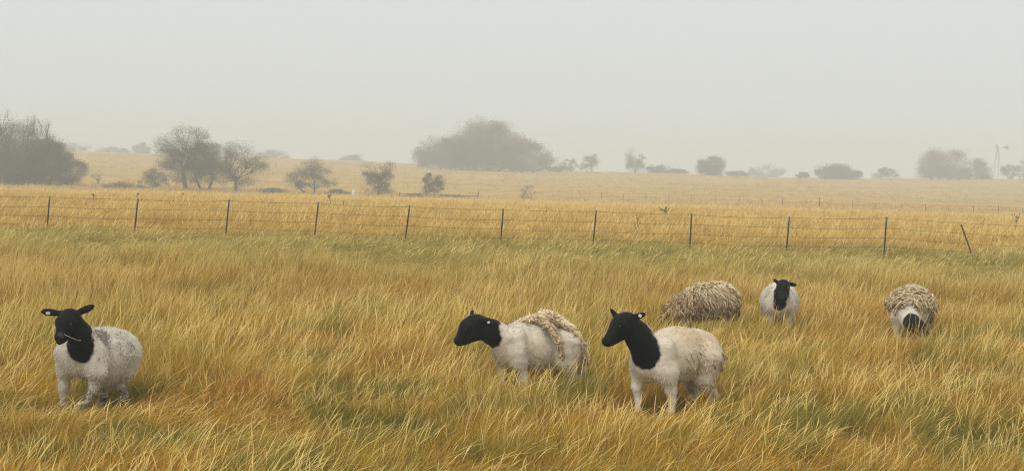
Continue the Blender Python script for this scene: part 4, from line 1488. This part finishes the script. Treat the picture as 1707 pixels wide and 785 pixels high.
pattr('seed', 'BOOLEAN', np.concatenate([np.zeros(nB, bool), np.ones(npt, bool)]), 'value')
pattr('turn', 'FLOAT_VECTOR', np.concatenate([np.zeros((nB, 3)), rot]).astype(np.float32), 'vector')
pattr('size', 'FLOAT_VECTOR', np.concatenate([np.ones((nB, 3)), scl]).astype(np.float32), 'vector')
pattr('pick', 'INT', np.concatenate([np.zeros(nB, np.int32), cidx]).astype(np.int32), 'value')
ca = me.color_attributes.new('tint', 'FLOAT_COLOR', 'POINT')
tc4 = np.ones((nB + npt, 4), np.float32)
tc4[:nB, :3] = np.concatenate(tint_all)
ca.data.foreach_set('color', tc4.ravel())
fa = me.attributes.new('tuft', 'INT', 'FACE')
fa.data.foreach_set('value', np.array(clump_f, np.int32))
me.materials.append(mat_grass)
grass = bpy.data.objects.new('grass', me)
COL.objects.link(grass)
grass['kind'] = 'stuff'
tag(grass, 'tall amber and green prairie grass blown over by the wind', 'grass')

ng = bpy.data.node_groups.new('tufts_over_pasture', 'GeometryNodeTree')
ng.interface.new_socket('Geometry', in_out='INPUT', socket_type='NodeSocketGeometry')
ng.interface.new_socket('Geometry', in_out='OUTPUT', socket_type='NodeSocketGeometry')
N_, L_ = ng.nodes, ng.links
gi, go = N_.new('NodeGroupInput'), N_.new('NodeGroupOutput')


def named(name, typ):
    k = N_.new('GeometryNodeInputNamedAttribute')
    k.data_type = typ
    k.inputs[0].default_value = name
    return k.outputs[0]


sepg = N_.new('GeometryNodeSeparateGeometry')
sepg.domain = 'POINT'
L_.new(gi.outputs[0], sepg.inputs[0])
L_.new(named('seed', 'BOOLEAN'), sepg.inputs[1])
spl = N_.new('GeometryNodeSplitToInstances')
spl.domain = 'FACE'
L_.new(sepg.outputs[1], spl.inputs[0])
L_.new(named('tuft', 'INT'), spl.inputs['Group ID'])
m2p = N_.new('GeometryNodeMeshToPoints')
L_.new(sepg.outputs[0], m2p.inputs[0])
iop = N_.new('GeometryNodeInstanceOnPoints')
L_.new(m2p.outputs[0], iop.inputs['Points'])
L_.new(spl.outputs[0], iop.inputs['Instance'])
iop.inputs['Pick Instance'].default_value = True
L_.new(named('pick', 'INT'), iop.inputs['Instance Index'])
e2r = N_.new('FunctionNodeEulerToRotation')
L_.new(named('turn', 'FLOAT_VECTOR'), e2r.inputs[0])
L_.new(e2r.outputs[0], iop.inputs['Rotation'])
L_.new(named('size', 'FLOAT_VECTOR'), iop.inputs['Scale'])
L_.new(iop.outputs[0], go.inputs[0])
md = grass.modifiers.new('tufts', 'NODES')
md.node_group = ng

# ------------------------------------------------------------------ haze: one even box of mist round the whole place
hz = MB()
hz.box((0, 455, -.5), (840, 1020, 29))
mat_haze = bpy.data.materials.new('mist')
mat_haze.use_nodes = True
n, l = mat_haze.node_tree.nodes, mat_haze.node_tree.links
n.clear()
ho = n.new('ShaderNodeOutputMaterial')
pv = n.new('ShaderNodeVolumePrincipled')
pv.inputs['Color'].default_value = (.86, .945, 1.0, 1)
pv.inputs['Density'].default_value = HAZE_DENSITY
pv.inputs['Anisotropy'].default_value = 0.0
l.new(pv.outputs[0], ho.inputs['Volume'])
hz_ob = hz.build('haze', mat_haze)
hz_ob['kind'] = 'stuff'
tag(hz_ob, 'pale even mist lying over the whole prairie', 'haze')
